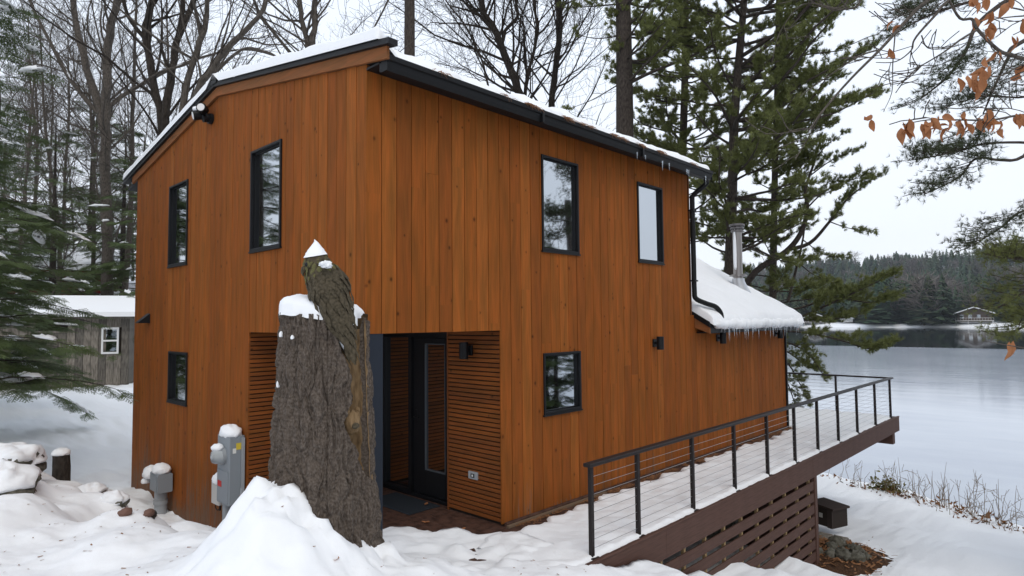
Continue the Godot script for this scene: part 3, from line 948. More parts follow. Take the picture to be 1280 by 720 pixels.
	tb.position = Vector3(-3.34, 0.06, 0.0)
	bx(Vector3(0, 0, 0.004), Vector3(0.24, 0.28, 0.12), "cabinet", M.white_box, tb, 0.012)
	put(blob(Vector3(0.12, 0.30, 0.07), Vector3(0.125, 0.085, 0.075), 14.0), "snow_cap", M.snow, tb)
	var lp := MB.new()
	var lpts := PackedVector3Array()
	for k in 14: lpts.append(Vector3(0.10 + 0.035 * sin(k * 0.5), -0.05 + 0.04 * cos(k * 0.5), 0.05 + 0.004 * k))
	lp.tube(lpts, rep(14, 0.006), 6)
	lp.tube(PackedVector3Array([Vector3(0.14, 0.0, 0.06), Vector3(0.14, -0.09, 0.06)]), rep(2, 0.012), 6)
	put(lp, "cable_loop", M.black, tb)
	var ub := Node3D.new()
	ub.name = "junction_box"
	house.add_child(ub, true)
	ub.position = Vector3(-5.42, -0.12, 0.0)
	bx(Vector3(0.05, 0, 0.03), Vector3(0.40, 0.27, 0.23), "cabinet", M.grey_box, ub, 0.012)
	bx(Vector3(0.09, 0.02, 0.23), Vector3(0.36, 0.24, 0.238), "cover", M.grey_box, ub, 0.003)
	var up := MB.new()
	up.tube(PackedVector3Array([Vector3(0.22, 0.01, 0.13), Vector3(0.22, -0.5, 0.13)]), rep(2, 0.085), 18)
	up.tube(PackedVector3Array([Vector3(0.22, -0.13, 0.13), Vector3(0.22, -0.19, 0.13)]), rep(2, 0.098), 18, true)
	put(up, "conduit", M.conduit, ub)
	put(blob(Vector3(0.22, 0.31, 0.13), Vector3(0.19, 0.09, 0.12), 16.0), "snow_cap", M.snow, ub)
	var hb := MB.new()
	hb.tube(PackedVector3Array([Vector3(-0.22, 0.16, 0.0), Vector3(-0.22, 0.16, 0.10), Vector3(-0.22, 0.05, 0.14)]), rep(3, 0.025), 8, true)
	put(hb, "hose_tap", M.conduit, ub)
	put(blob(Vector3(-0.20, 0.19, 0.13), Vector3(0.15, 0.12, 0.12), 17.0), "snow_cap", M.snow, ub)
	put(blob(Vector3(-0.26, 0.07, 0.20), Vector3(0.06, 0.05, 0.06), 18.0), "snow_cap", M.snow, ub)

func rep(k: int, r: float) -> PackedFloat32Array:
	var a := PackedFloat32Array()
	a.resize(k)
	a.fill(r)
	return a

func icicle(mb: MB, at: Vector3, l: float) -> void:
	mb.tube(PackedVector3Array([at + Vector3(0, 0.02, 0), at - Vector3(0, l * 0.4, 0), at - Vector3(0, l, 0)]), PackedFloat32Array([0.011, 0.006, 0.001]), 6)

func smooth(pts: Array, sub: int) -> PackedVector3Array:
	var out := PackedVector3Array()
	var m := pts.size()
	for i in m - 1:
		var p0: Vector3 = pts[maxi(i - 1, 0)]
		var p1: Vector3 = pts[i]
		var p2: Vector3 = pts[i + 1]
		var p3: Vector3 = pts[mini(i + 2, m - 1)]
		for k in sub:
			out.append(p1.cubic_interpolate(p2, p0, p3, float(k) / sub))
	out.append(pts[m - 1])
	return out

# a soft uneven lump: half ellipsoid-like, flat underneath
func blob(at: Vector3, r: Vector3, seed_: float, bottom := -0.55, lump := 0.085, rows := 12, cols := 20) -> MB:
	var p := PackedVector3Array()
	for i in rows + 1:
		var lat := lerpf(-PI / 2, PI / 2, float(i) / rows)
		for k in cols:
			var lon := -TAU * k / cols
			var d := Vector3(cos(lat) * cos(lon), sin(lat), cos(lat) * sin(lon))
			var s := 1.0 + lump * nz.get_noise_3d(d.x * 1.7 + seed_, d.y * 1.7, d.z * 1.7) * 2.0 + lump * 0.3 * nz.get_noise_3d(d.x * 5.0 + seed_, d.y * 5.0, d.z * 5.0)
			d.y = maxf(d.y, bottom)
			p.append(at + d * r * s)
	var mb := MB.new()
	mb.grid(p, rows + 1, cols, true)
	return mb

# ------------------------------------------------------------------ deck, entry floor
func build_deck() -> void:
	var floor_ := Node3D.new()
	floor_.name = "entry_floor"
	add_child(floor_)
	struct(floor_)
	for k in 14:
		var z := 0.06 - k * 0.1465
		wood(Vector3(-2.55, -0.03, z - 0.141), Vector3(0.052, 0.0, z), 0, "plank", M.plank, floor_, 0.004)
	var deck := base("lake_deck", Vector3(1.4, 0, -2.0), "brown raised deck with black cable railing running toward the lake", "deck")
	var off := -deck.position
	var d := Node3D.new()
	d.name = "platform"
	deck.add_child(d)
	d.position = off
	for k in 9:
		wood(Vector3(0.056 + k * 0.1465, -0.03, -0.9), Vector3(0.056 + k * 0.1465 + 0.141, 0.0, -13.72), 2, "plank", M.plank, d, 0.004)
	for k in 20:
		wood(Vector3(0.05 - k * 0.1465, -0.03, -10.62), Vector3(0.05 - k * 0.1465 - 0.141, 0.0, -13.72), 2, "plank", M.plank, d, 0.004)
	var cuts := [-1.55, -3.02, -7.82, -13.76]
	for k in 3:
		wood(Vector3(1.385, -0.325, cuts[k + 1] + 0.002), Vector3(1.415, -0.012, cuts[k] - 0.002), 2, "fascia_board", M.comp, d, 0.004)
		wood(Vector3(1.376, -0.011, cuts[k + 1] + 0.002), Vector3(1.424, 0.018, cuts[k] - 0.002), 2, "edge_board", M.comp, d, 0.006)
	wood(Vector3(-3.0, -0.325, -13.765), Vector3(1.415, 0.0, -13.735), 0, "fascia_board", M.comp, d, 0.004)
	wood(Vector3(-3.0, -0.58, -13.45), Vector3(1.384, -0.326, -13.25), 0, "cross_beam", M.comp, d, 0.006)
	for p in [[-1.6, -13.35], [-1.6, -9.2]]:
		wood(Vector3(p[0] - 0.08, -3.2, p[1] - 0.08), Vector3(p[0] + 0.08, -0.33, p[1] + 0.08), 1, "support_post", M.comp, d, 0.006)
	for k in 12:
		var z := -1.9 - k * 0.53
		wood(Vector3(1.325, -2.1, z - 0.045), Vector3(1.3665, -0.03, z - 0.005), 1, "batten", M.tan, d, 0.0)
	wood(Vector3(1.30, -2.3, -8.01), Vector3(1.41, -0.326, -7.895), 1, "support_post", M.comp, d, 0.006)
	for k in 9:
		var y := -0.40 - k * 0.194
		for s in [[-1.6, -3.348], [-3.352, -7.89]]:
			wood(Vector3(1.368, y - 0.139, s[1]), Vector3(1.393, y, s[0]), 2, "skirt_slat", M.comp, d, 0.003)
	for k in 9:  # unseen end return, added to keep brightness out of the skirt gaps
		var y := -0.40 - k * 0.194
		wood(Vector3(0.0, y - 0.139, -8.04), Vector3(1.295, y, -8.015), 0, "skirt_slat", M.comp, d, 0.003)
		wood(Vector3(0.0, y - 0.205, -8.07), Vector3(1.295, y - 0.13, -8.045), 0, "skirt_slat", M.comp, d, 0.003)
	# railing
	var r := Node3D.new()
	r.name = "railing"
	deck.add_child(r)
	r.position = off
	var zs := [-1.76, -2.61, -3.85, -5.04, -6.18, -7.31, -8.42, -9.57, -10.80, -12.16, -13.47]
	var pm := MB.new()
	pm.box(Vector3(-0.0225, 0.0, -0.0225), Vector3(0.0225, 0.895, 0.0225), 0.004)
	pm.box(Vector3(-0.055, 0.0, -0.055), Vector3(0.055, 0.012, 0.055))
	var post := pm.mesh()
	var foot := 0.019
	for z in zs:
		var o := put(post, "post", M.rail, r)
		o.position = Vector3(1.40 - 0.09, 0.0, z)
	for x in [0.1, -1.1, -2.3, -2.95]:
		var o := put(post, "post", M.rail, r)
		o.position = Vector3(x, 0.0, -13.6)
	bx(Vector3(1.265, 0.895, -13.66), Vector3(1.355, 0.932, -1.70), "top_rail", M.rail, r, 0.006)
	bx(Vector3(-3.0, 0.895, -13.645), Vector3(1.262, 0.932, -13.555), "top_rail", M.rail, r, 0.006)
	for k in 9:
		var y := 0.085 + k * 0.088
		var cm := MB.new()
		cm.tube(PackedVector3Array([Vector3(1.31, y, -1.74), Vector3(1.31, y, -13.47)]), rep(2, 0.0028), 5)
		put(cm, "cable", M.cable, r)
		var cn := MB.new()
		cn.tube(PackedVector3Array([Vector3(1.29, y, -13.6), Vector3(-2.95, y, -13.6)]), rep(2, 0.0028), 5)
		put(cn, "cable", M.cable, r)
	# snow on the deck
	var rows := 260
	var cols := 26
	var p := PackedVector3Array()
	for i in rows + 1:
		var z := lerpf(-1.15, -13.62, float(i) / rows)
		for j in cols + 1:
			var t := float(j) / cols
			var wallside := 0.17 + nz.get_noise_2d(z * 1.6, 60.0) * 0.16 + nz.get_noise_2d(z * 7.0, 61.0) * 0.05
			if z < -10.4: wallside = lerpf(wallside, -2.9, smoothstep(-10.4, -11.2, z))
			wallside = maxf(wallside, 0.075) if z > -10.6 else wallside
			var outer := 1.362 + nz.get_noise_2d(z * 6.0, 71.0) * 0.016
			var x := lerpf(wallside, outer, t)
			var e := minf(minf(x - wallside, outer - x), minf(-1.0 - z, z + 13.68))
			var k := sqrt(clampf(1.0 - pow(1.0 - clampf(e / 0.07, 0.0, 1.0), 2.0), 0.0, 1.0))
			var y := 0.046 + 0.018 * nz.get_noise_2d(x * 2.0, z * 2.0) + 0.03 * (cell.get_noise_2d(x * 3.4, z * 3.4) + 0.6) + 0.006 * nz.get_noise_2d(x * 9.0, z * 9.0)
			p.append(Vector3(x, -0.008 + y * k, z))
	var mb := MB.new()
	mb.grid(p, rows + 1, cols + 1)
	tag(put(mb, "deck_snow", M.snow), "trodden snow covering the deck between wall and cable railing", "snow", "", "stuff")
	# brown needles and leaves blown against the foot of the wall
	var lt := MB.new()
	for k in 1500:
		var z := -1.8 - rng.randf() * 9.0
		if nz.get_noise_2d(z * 2.0, 91.0) < -0.12: continue
		var x := 0.06 + absf(rng.randfn()) * 0.07
		var a := rng.randf() * TAU
		var dd := Vector3(cos(a), 0.1 * rng.randfn(), sin(a)) * rng.randf_range(0.02, 0.05)
		var c := Vector3(x, 0.012 + rng.randf() * 0.012, z)
		var q := Vector3(-dd.z, 0, dd.x) * 0.14
		lt.quad(c - dd - q, c + dd - q, c + dd + q, c - dd + q)
	tag(put(lt, "leaf_litter", M.needle_litter), "brown needles and leaf scraps blown along the foot of the long wall", "leaf litter", "", "stuff")
	bx(Vector3(0.062, 0.002, -3.75), Vector3(0.10, 0.03, -1.83), "timber_batten", M.old_batten)
	tag(get_node("timber_batten"), "thin weathered timber batten lying on the deck at the foot of the wall", "batten")
	var mt := base("door_mat", Vector3(-1.62, 0.0, -1.62), "dark blue grey door mat in front of the black entry door", "door mat")
	var mm := MB.new()
	mm.box(Vector3(-0.47, 0.001, -0.245), Vector3(0.47, 0.014, 0.245), 0.004)
	put(mm, "rubber_back", M.matt, mt)
	for k in 22:
		bx(Vector3(-0.445 + k * 0.0405, 0.014, -0.225), Vector3(-0.445 + k * 0.0405 + 0.03, 0.019, 0.225), "rib", M.matt, mt)
	for l in [[Vector3(-1.25, 0.025, -1.70), 0.6, "small dry leaf lying on the door mat"], [Vector3(-0.72, 0.004, -1.35), 2.0, "curled dry leaf on the entry planks beside the slatted wall"], [Vector3(-0.25, 0.004, -1.40), 0.2, "dry leaf at the edge of the snow before the entry"]]:
		dry_leaf(l[0], l[1], 0.11, l[2])

func leaf_mesh(l: float, curl: float) -> ArrayMesh:
	var mb := MB.new()
	var m := 7
	var p := PackedVector3Array()
	for i in m:
		var t := float(i) / (m - 1)
		var w := sin(PI * pow(t, 0.8)) * 0.23 * l + 0.001
		for s in [-1.0, -0.5, 0.0, 0.5, 1.0]:
			p.append(Vector3(s * w, curl * l * (t - 0.5) * (t - 0.5) * 2.0 + absf(s) * w * 0.55 * (1.0 + 0.4 * sin(t * 9.0)), -t * l))
	mb.grid(p, m, 5)
	return mb.mesh()

func dry_leaf(at: Vector3, turn: float, l: float, label: String) -> void:
	var o := put(leaf_mesh(l, 0.25), "dry_leaf", M.leaf)
	o.position = at
	o.rotation.y = turn
	tag(o, label, "leaf", "dry leaves fallen by the house")

# ------------------------------------------------------------------ carved trunk with an owl
const TC := Vector3(0.37, 0.0, 0.64)

func trunk_dir(th: float) -> Vector3:      # th = 0 looks toward the drive, + turns toward the lake side
	return Vector3(0.867, 0, 0.497) * cos(th) + Vector3(0.497, 0, -0.867) * sin(th)

func hollow(th: float, y: float) -> float:     # 1 inside the carved hollow
	var left := 0.0
	if y > 2.0: left = lerpf(0.56, 0.10, clampf((y - 2.0) / 0.40, 0, 1))
	elif y > 1.72: left = 0.56 + 0.06 * sin((2.0 - y) * 10.0)
	elif y > 1.42: left = lerpf(0.42, 0.60, absf(y - 1.57) / 0.15)
	else: left = lerpf(1.05, 0.60, clampf((y - 1.08) / 0.34, 0, 1))
	var right := 1.16
	return smoothstep(left - 0.035, left + 0.035, th) * smoothstep(right + 0.03, right - 0.03, th) * smoothstep(1.02, 1.14, y)

func trunk_r(y: float) -> float:
	var t := clampf((y - 0.1) / 2.4, 0.0, 1.0)
	return lerpf(0.452, 0.335, pow(t, 0.75)) + 0.16 * exp(-maxf(y, 0.0) / 0.22)

func build_trunk() -> void:
	var o := base("carved_tree_trunk", TC, "tall bark covered tree stump carved with a perched owl, snow on top", "tree stump")
	var sides := 380
	var rows := 260
	var pos := PackedVector3Array()
	var hol := PackedFloat32Array()
	for i in rows + 1:
		for k in sides:
			var th := wrapf(TAU * k / sides, -PI, PI)
			var top := 2.42 + 0.03 * nz.get_noise_2d(th * 3.0, 7.0)
			if th > 0.05 and th < 1.2: top = 2.30
			if th >= 1.16 and th < 1.9: top = 2.40 - 0.25 * (th - 1.16)
			var y := lerpf(-0.1, top, float(i) / rows)
			var h := hollow(th, y)
			var dir := trunk_dir(th)
			var rr := trunk_r(y) * (1.0 + 0.05 * nz.get_noise_2d(th * 1.5 + 3.0, y * 0.8))
			# bark: plates between winding furrows
			var wx := dir.x * 3.1
			var wz := dir.z * 3.1
			var warp := nz.get_noise_3d(wx, y * 2.2, wz) * 0.5
			var f := cell.get_noise_3d((wx + warp) * 1.6, y * 2.1 + 20.0, (wz - warp) * 1.6)
			var f2 := cell.get_noise_3d((wx + warp) * 3.3, y * 6.2 + 9.0, (wz - warp) * 3.3)
			var bark := pow(clampf((f2 + 0.98) * 2.6, 0.0, 1.0), 0.7) * 0.018 + pow(clampf((f + 0.98) * 2.2, 0.0, 1.0), 0.7) * 0.040 + nz2.get_noise_3d(wx * 6.0, y * 9.0, wz * 6.0) * 0.008
			var flute := 0.03 * sin(th * 5.0 + y * 1.4) * exp(-maxf(y - 0.2, 0.0) / 0.7)
			var rb := rr + bark + flute - 0.02
			var inner := rr * 0.70 + nz.get_noise_3d(wx * 1.2, y * 5.0, wz * 1.2) * 0.02 + 0.025 * sin(th * 14.0 + y * 2.0)
			pos.append(dir * lerpf(rb, inner, h) + Vector3(0, y, 0))
			hol.append(h)
	var whole := MB.new()
	# around runs + th, which turns clockwise from above; rows up
	var rev := PackedVector3Array()
	var rh := PackedFloat32Array()
	for i in rows + 1:
		for k in sides:
			rev.append(pos[i * sides + (sides - k) % sides])
			rh.append(hol[i * sides + (sides - k) % sides])
	whole.grid(rev, rows + 1, sides, true)
	var a := MB.new()
	var b := MB.new()
	a.v = whole.v; a.n = whole.n; a.uv = whole.uv
	b.v = whole.v; b.n = whole.n; b.uv = whole.uv
	for q in range(0, whole.ix.size(), 3):
		var w := rh[whole.ix[q]] + rh[whole.ix[q + 1]] + rh[whole.ix[q + 2]]
		var target := b if w > 1.5 else a
		target.ix.append(whole.ix[q]); target.ix.append(whole.ix[q + 1]); target.ix.append(whole.ix[q + 2])
	put(a, "bark", M.bark, o)
	put(b, "carved_hollow", M.carved, o)
	var cap := MB.new()
	var ci := cap.vert(Vector3(0, 2.37, 0), Vector3.UP)
	for k in sides:
		var pt := rev[rows * sides + k]
		cap.vert(Vector3(pt.x, pt.y - 0.004, pt.z), Vector3.UP)
	for k in sides: cap.ix.append_array(PackedInt32Array([ci, ci + 1 + (k + 1) % sides, ci + 1 + k]))
	put(cap, "cut_top", M.carved, o)
	# bark splinter standing on the lake side
	var sp := MB.new()
	var spl := PackedVector3Array()
	for i in 20:
		var y := lerpf(1.0, 2.40, i / 19.0)
		for k in 5:
			var th := 1.14 + 0.055 * k
			var w := 0.5 if i == 19 else 1.0
			spl.append(trunk_dir(th) * (trunk_r(y) * (1.02 - 0.01 * absf(k - 2.0)) + 0.012 * nz.get_noise_2d(y * 9.0, k * 3.0)) * 1.0 + Vector3(0, y - (1.0 - w) * 0.05 * k, 0))
	var spr := PackedVector3Array()
	for i in 20:
		for k in 5: spr.append(spl[i * 5 + 4 - k])
	sp.grid(spr, 20, 5)
	put(sp, "splinter", M.carved, o)
	# small carved face peeping from the hollow
	put(blob(trunk_dir(0.72) * 0.315 + Vector3(0, 1.56, 0), Vector3(0.075, 0.10, 0.075), 40.0, -1.0, 0.10, 16, 24), "carved_cub", M.carved, o)
	for s in [-1.0, 1.0]:
		put(blob(trunk_dir(0.72 + 0.16 * s) * 0.33 + Vector3(0, 1.645, 0), Vector3(0.022, 0.028, 0.022), 41.0, -1.0, 0.05, 8, 12), "cub_ear", M.carved, o)
	put(blob(trunk_dir(0.66) * 0.385 + Vector3(0, 1.535, 0), Vector3(0.03, 0.026, 0.03), 42.0, -1.0, 0.05, 8, 12), "cub_muzzle", M.owl, o)
	# snow cap on the cut top
	var sc := MB.new()
	var gp := PackedVector3Array()
	for i in 15:
		var t := i / 14.0
		for k in 48:
			var th := -TAU * k / 48.0
			var dd := trunk_dir(wrapf(-th, -PI, PI))
			var reach := 0.36 + 0.022 * nz.get_noise_2d(th * 2.5, 3.0)
			var ang := wrapf(-th, -PI, PI)
			if ang > 0.35 and ang < 1.9: reach *= 0.78
			var e := sin(t * PI / 2)
			var y := 2.375 + (0.20 + 0.02 * nz.get_noise_2d(dd.x * 3.0 * e, dd.z * 3.0 * e)) * pow(cos(t * PI / 2), 0.45)
			y -= 0.05 * sin(ang) * e + (0.012 * nz.get_noise_2d(th * 9.0, 1.0) if t > 0.8 else 0.0)
			gp.append(dd * reach * e + Vector3(0, y, 0))
	# rows run outwards: reverse columns so that the outside faces up
	var gq := PackedVector3Array()
	for i in 15:
		for k in 48: gq.append(gp[(14 - i) * 48 + k])
	sc.grid(gq, 15, 48, true)
	put(sc, "snow_cap", M.snow, o)
	var tongue := MB.new()
	var tp := PackedVector3Array()
	var tr := PackedFloat32Array()
	for i in 12:
		var t := i / 11.0
		var th := lerpf(0.10, 0.50, t)
		var y := lerpf(2.50, 2.13, t)
		tp.append(trunk_dir(th) * (trunk_r(y) * 0.96) + Vector3(0, y, 0))
		tr.append((0.062 * (1.0 - t * 0.75) + 0.012 * nz.get_noise_1d(i * 37.0)) * (0.4 if i == 0 or i == 11 else 1.0))
	tongue.tube(tp, tr, 10, true)
	put(tongue, "snow_cap", M.snow, o)
	for s in [[-1.25, 2.26, 0.016, 0.03], [-1.3, 1.86, 0.014, 0.035], [-0.75, 2.24, 0.016, 0.022]]:
		put(blob(trunk_dir(s[0]) * (trunk_r(s[1]) + 0.012) + Vector3(0, s[1], 0), Vector3(s[2], s[3], s[2]), s[1] * 9.0), "snow_clot", M.snow, o)
	build_owl(o)

func build_owl(parent: Node3D) -> void:
	var o := Node3D.new()
	o.name = "carved_owl"
	parent.add_child(o)
	o.position = -TC
	# spine from the crown of the head to the tail tip, in world metres: [point, half width, half depth]
	var spine := [[Vector3(0.576, 2.931, 0.834), 0.02], [Vector3(0.579, 2.906, 0.829), 0.06], [Vector3(0.577, 2.855, 0.827), 0.098], [Vector3(0.580, 2.804, 0.821), 0.108], [Vector3(0.600, 2.736, 0.797), 0.134], [Vector3(0.620, 2.676, 0.773), 0.152], [Vector3(0.632, 2.618, 0.758), 0.16], [Vector3(0.651, 2.519, 0.733), 0.142], [Vector3(0.667, 2.427, 0.711), 0.124], [Vector3(0.690, 2.350, 0.684), 0.093], [Vector3(0.709, 2.273, 0.660), 0.068], [Vector3(0.726, 2.177, 0.637), 0.04], [Vector3(0.740, 2.120, 0.620), 0.016]]
	var ctr := []
	var rad := []
	for s in spine:
		ctr.append(s[0]); rad.append(s[1])
	var pts := smooth(ctr, 5)
	var rr := PackedFloat32Array()
	for i in rad.size() - 1:
		for k in 5: rr.append(lerpf(rad[i], rad[i + 1], smoothstep(0.0, 1.0, k / 5.0)))
	rr.append(rad[rad.size() - 1])
	var rightv := Vector3(0.497, 0, -0.867)
	var front := Vector3(0.867, 0, 0.497)
	var body := MB.new()
	var p := PackedVector3Array()
	var sides := 40
	for i in pts.size():
		var tt := (pts[mini(i + 1, pts.size() - 1)] - pts[maxi(i - 1, 0)]).normalized()
		var ex := (rightv - tt * rightv.dot(tt)).normalized()
		var ez := ex.cross(tt).normalized()
		if ez.dot(front) < 0: ez = -ez
		for k in sides:
			var a := TAU * k / sides
			var s := 1.0 + 0.05 * nz.get_noise_3d(cos(a) * 2.0, i * 0.12, sin(a) * 2.0)
			p.append(pts[i] + (ex * cos(a) + ez * sin(a) * 0.86) * rr[i] * s)
	var q := PackedVector3Array()
	for i in pts.size():
		for k in sides: q.append(p[i * sides + (sides - k) % sides])
	body.grid(p, pts.size(), sides, true)
	for i in body.n.size(): 
		var ci := i / sides
		if body.n[i].dot(body.v[i] - pts[ci]) < 0.0: body.n[i] = -body.n[i]
	put(body, "body", M.owl, o)
	# overlapping feathers, small on head and breast, long on the folded wing and tail
	var fe := MB.new()
	var fm := MB.new()
	var m := pts.size()
	for i in range(4, m - 3):
		var t := float(i) / m
		var tt := (pts[i + 1] - pts[i - 1]).normalized()
		var ex := (rightv - tt * rightv.dot(tt)).normalized()
		var ez := ex.cross(tt).normalized()
		if ez.dot(front) < 0: ez = -ez
		var cnt := int(clampf(rr[i] * 2.0 * PI / 0.055, 5, 22)) if t < 0.45 else int(clampf(rr[i] * TAU / 0.075, 4, 16))
		if i % 2 == 1 and t > 0.4: continue
		for k in cnt:
			var a := TAU * (k + 0.5 * (i % 4) / 2.0 + 0.2 * rng.randf()) / cnt
			var d := ex * cos(a) + ez * sin(a) * 0.86
			var c := pts[i] + d * rr[i] * 1.01
			var l := 0.05 if t < 0.32 else (0.085 if t < 0.5 else 0.16)
			var w := 0.019 if t < 0.32 else (0.028 if t < 0.5 else 0.03)
			var side := tt.cross(d).normalized()
			var lift := 0.012 if t < 0.5 else 0.016
			var mb2 := fm if t < 0.3 and rng.randf() < 0.75 else fe
			# a kite with a raised midrib
			var j0 := mini(i + int(l / 0.02), m - 1)
			var shrink: float = rr[j0] / maxf(rr[i], 0.001)
			var tip := c + tt * l + d * (lift + rr[i] * (shrink - 1.0) * 0.9)
			var mid := c + tt * l * 0.5 + d * (lift * 1.3 + rr[i] * (shrink - 1.0) * 0.4)
			mb2.tri(c, c + tt * l * 0.45 - side * w + d * (lift * 0.5 + rr[i] * (shrink - 1.0) * 0.4), mid)
			mb2.tri(c, mid, c + tt * l * 0.45 + side * w + d * (lift * 0.5 + rr[i] * (shrink - 1.0) * 0.4))
			mb2.tri(mid, c + tt * l * 0.45 - side * w + d * (lift * 0.5 + rr[i] * (shrink - 1.0) * 0.4), tip)
			mb2.tri(mid, tip, c + tt * l * 0.45 + side * w + d * (lift * 0.5 + rr[i] * (shrink - 1.0) * 0.4))
	put(fe, "feathers", M.owl, o)
	put(fm, "head_feathers", M.owl_moss, o)
	# eyes and hooked beak on the face, which looks away from the lake
	var hc: Vector3 = Vector3(0.584, 2.797, 0.817)
	for s in [0.35, -0.75]:
		var dir := (-rightv * cos(s) + front * sin(s + 0.35)).normalized()
		put(blob(hc + dir * 0.092 + Vector3(0, 0.015, 0), Vector3(0.030, 0.030, 0.030), 50.0, -1.0, 0.02, 10, 16), "eye_ring", M.owl_moss, o)
		put(blob(hc + dir * 0.108 + Vector3(0, 0.015, 0), Vector3(0.02, 0.02, 0.02), 51.0, -1.0, 0.0, 8, 14), "eye", M.black, o)
	var bk := MB.new()
	var bd := (-rightv + front * 0.25).normalized()
	bk.tube(PackedVector3Array([hc + bd * 0.09 + Vector3(0, -0.005, 0), hc + bd * 0.118 + Vector3(0, -0.02, 0), hc + bd * 0.128 + Vector3(0, -0.05, 0), hc + bd * 0.122 + Vector3(0, -0.075, 0)]), PackedFloat32Array([0.03, 0.025, 0.014, 0.003]), 10)
	put(bk, "beak", M.owl, o)
	# pointed snow hat, snow on the shoulder
	var ht := MB.new()
	var hp := PackedVector3Array()
	var h0: Vector3 = Vector3(0.565, 2.887, 0.841)
	for i in 10:
		var t := i / 9.0
		for k in 20:
			var a := -TAU * k / 20.0
			var r := 0.088 * pow(1.0 - t, 0.75) * (1.0 + 0.12 * nz.get_noise_2d(a * 2.0, t * 5.0)) + 0.002
			hp.append(h0 + Vector3(cos(a) * r, 0.115 * t - 0.02 * sin(a), sin(a) * r) - rightv * 0.01 * t)
	ht.grid(hp, 10, 20, true)
	put(ht, "snow_hat", M.snow, o)
	put(blob(Vector3(0.752, 2.803, 0.850), Vector3(0.042, 0.03, 0.04), 55.0, -0.7, 0.3), "snow_clot", M.snow, o)
	put(blob(Vector3(0.744, 2.809, 0.873), Vector3(0.03, 0.018, 0.03), 56.0, -0.7, 0.3), "snow_clot", M.snow, o)

# ------------------------------------------------------------------ small things outdoors
func boulder(at: Vector3, r: Vector3, seed_: float, label: String, cap: float) -> void:
	var o := base("boulder", at, label, "boulder", "boulders in the snow beside the house")
	put(blob(Vector3(0, r.y * 0.6, 0), r, seed_, -0.9, 0.22, 16, 26), "rock", M.rock, o)
	var b := blob(Vector3(0, r.y * (0.62 + cap), 0), r * Vector3(1.06, 0.85, 1.06), seed_, -0.15, 0.14, 14, 26)
	put(b, "snow_cap", M.snow, o)

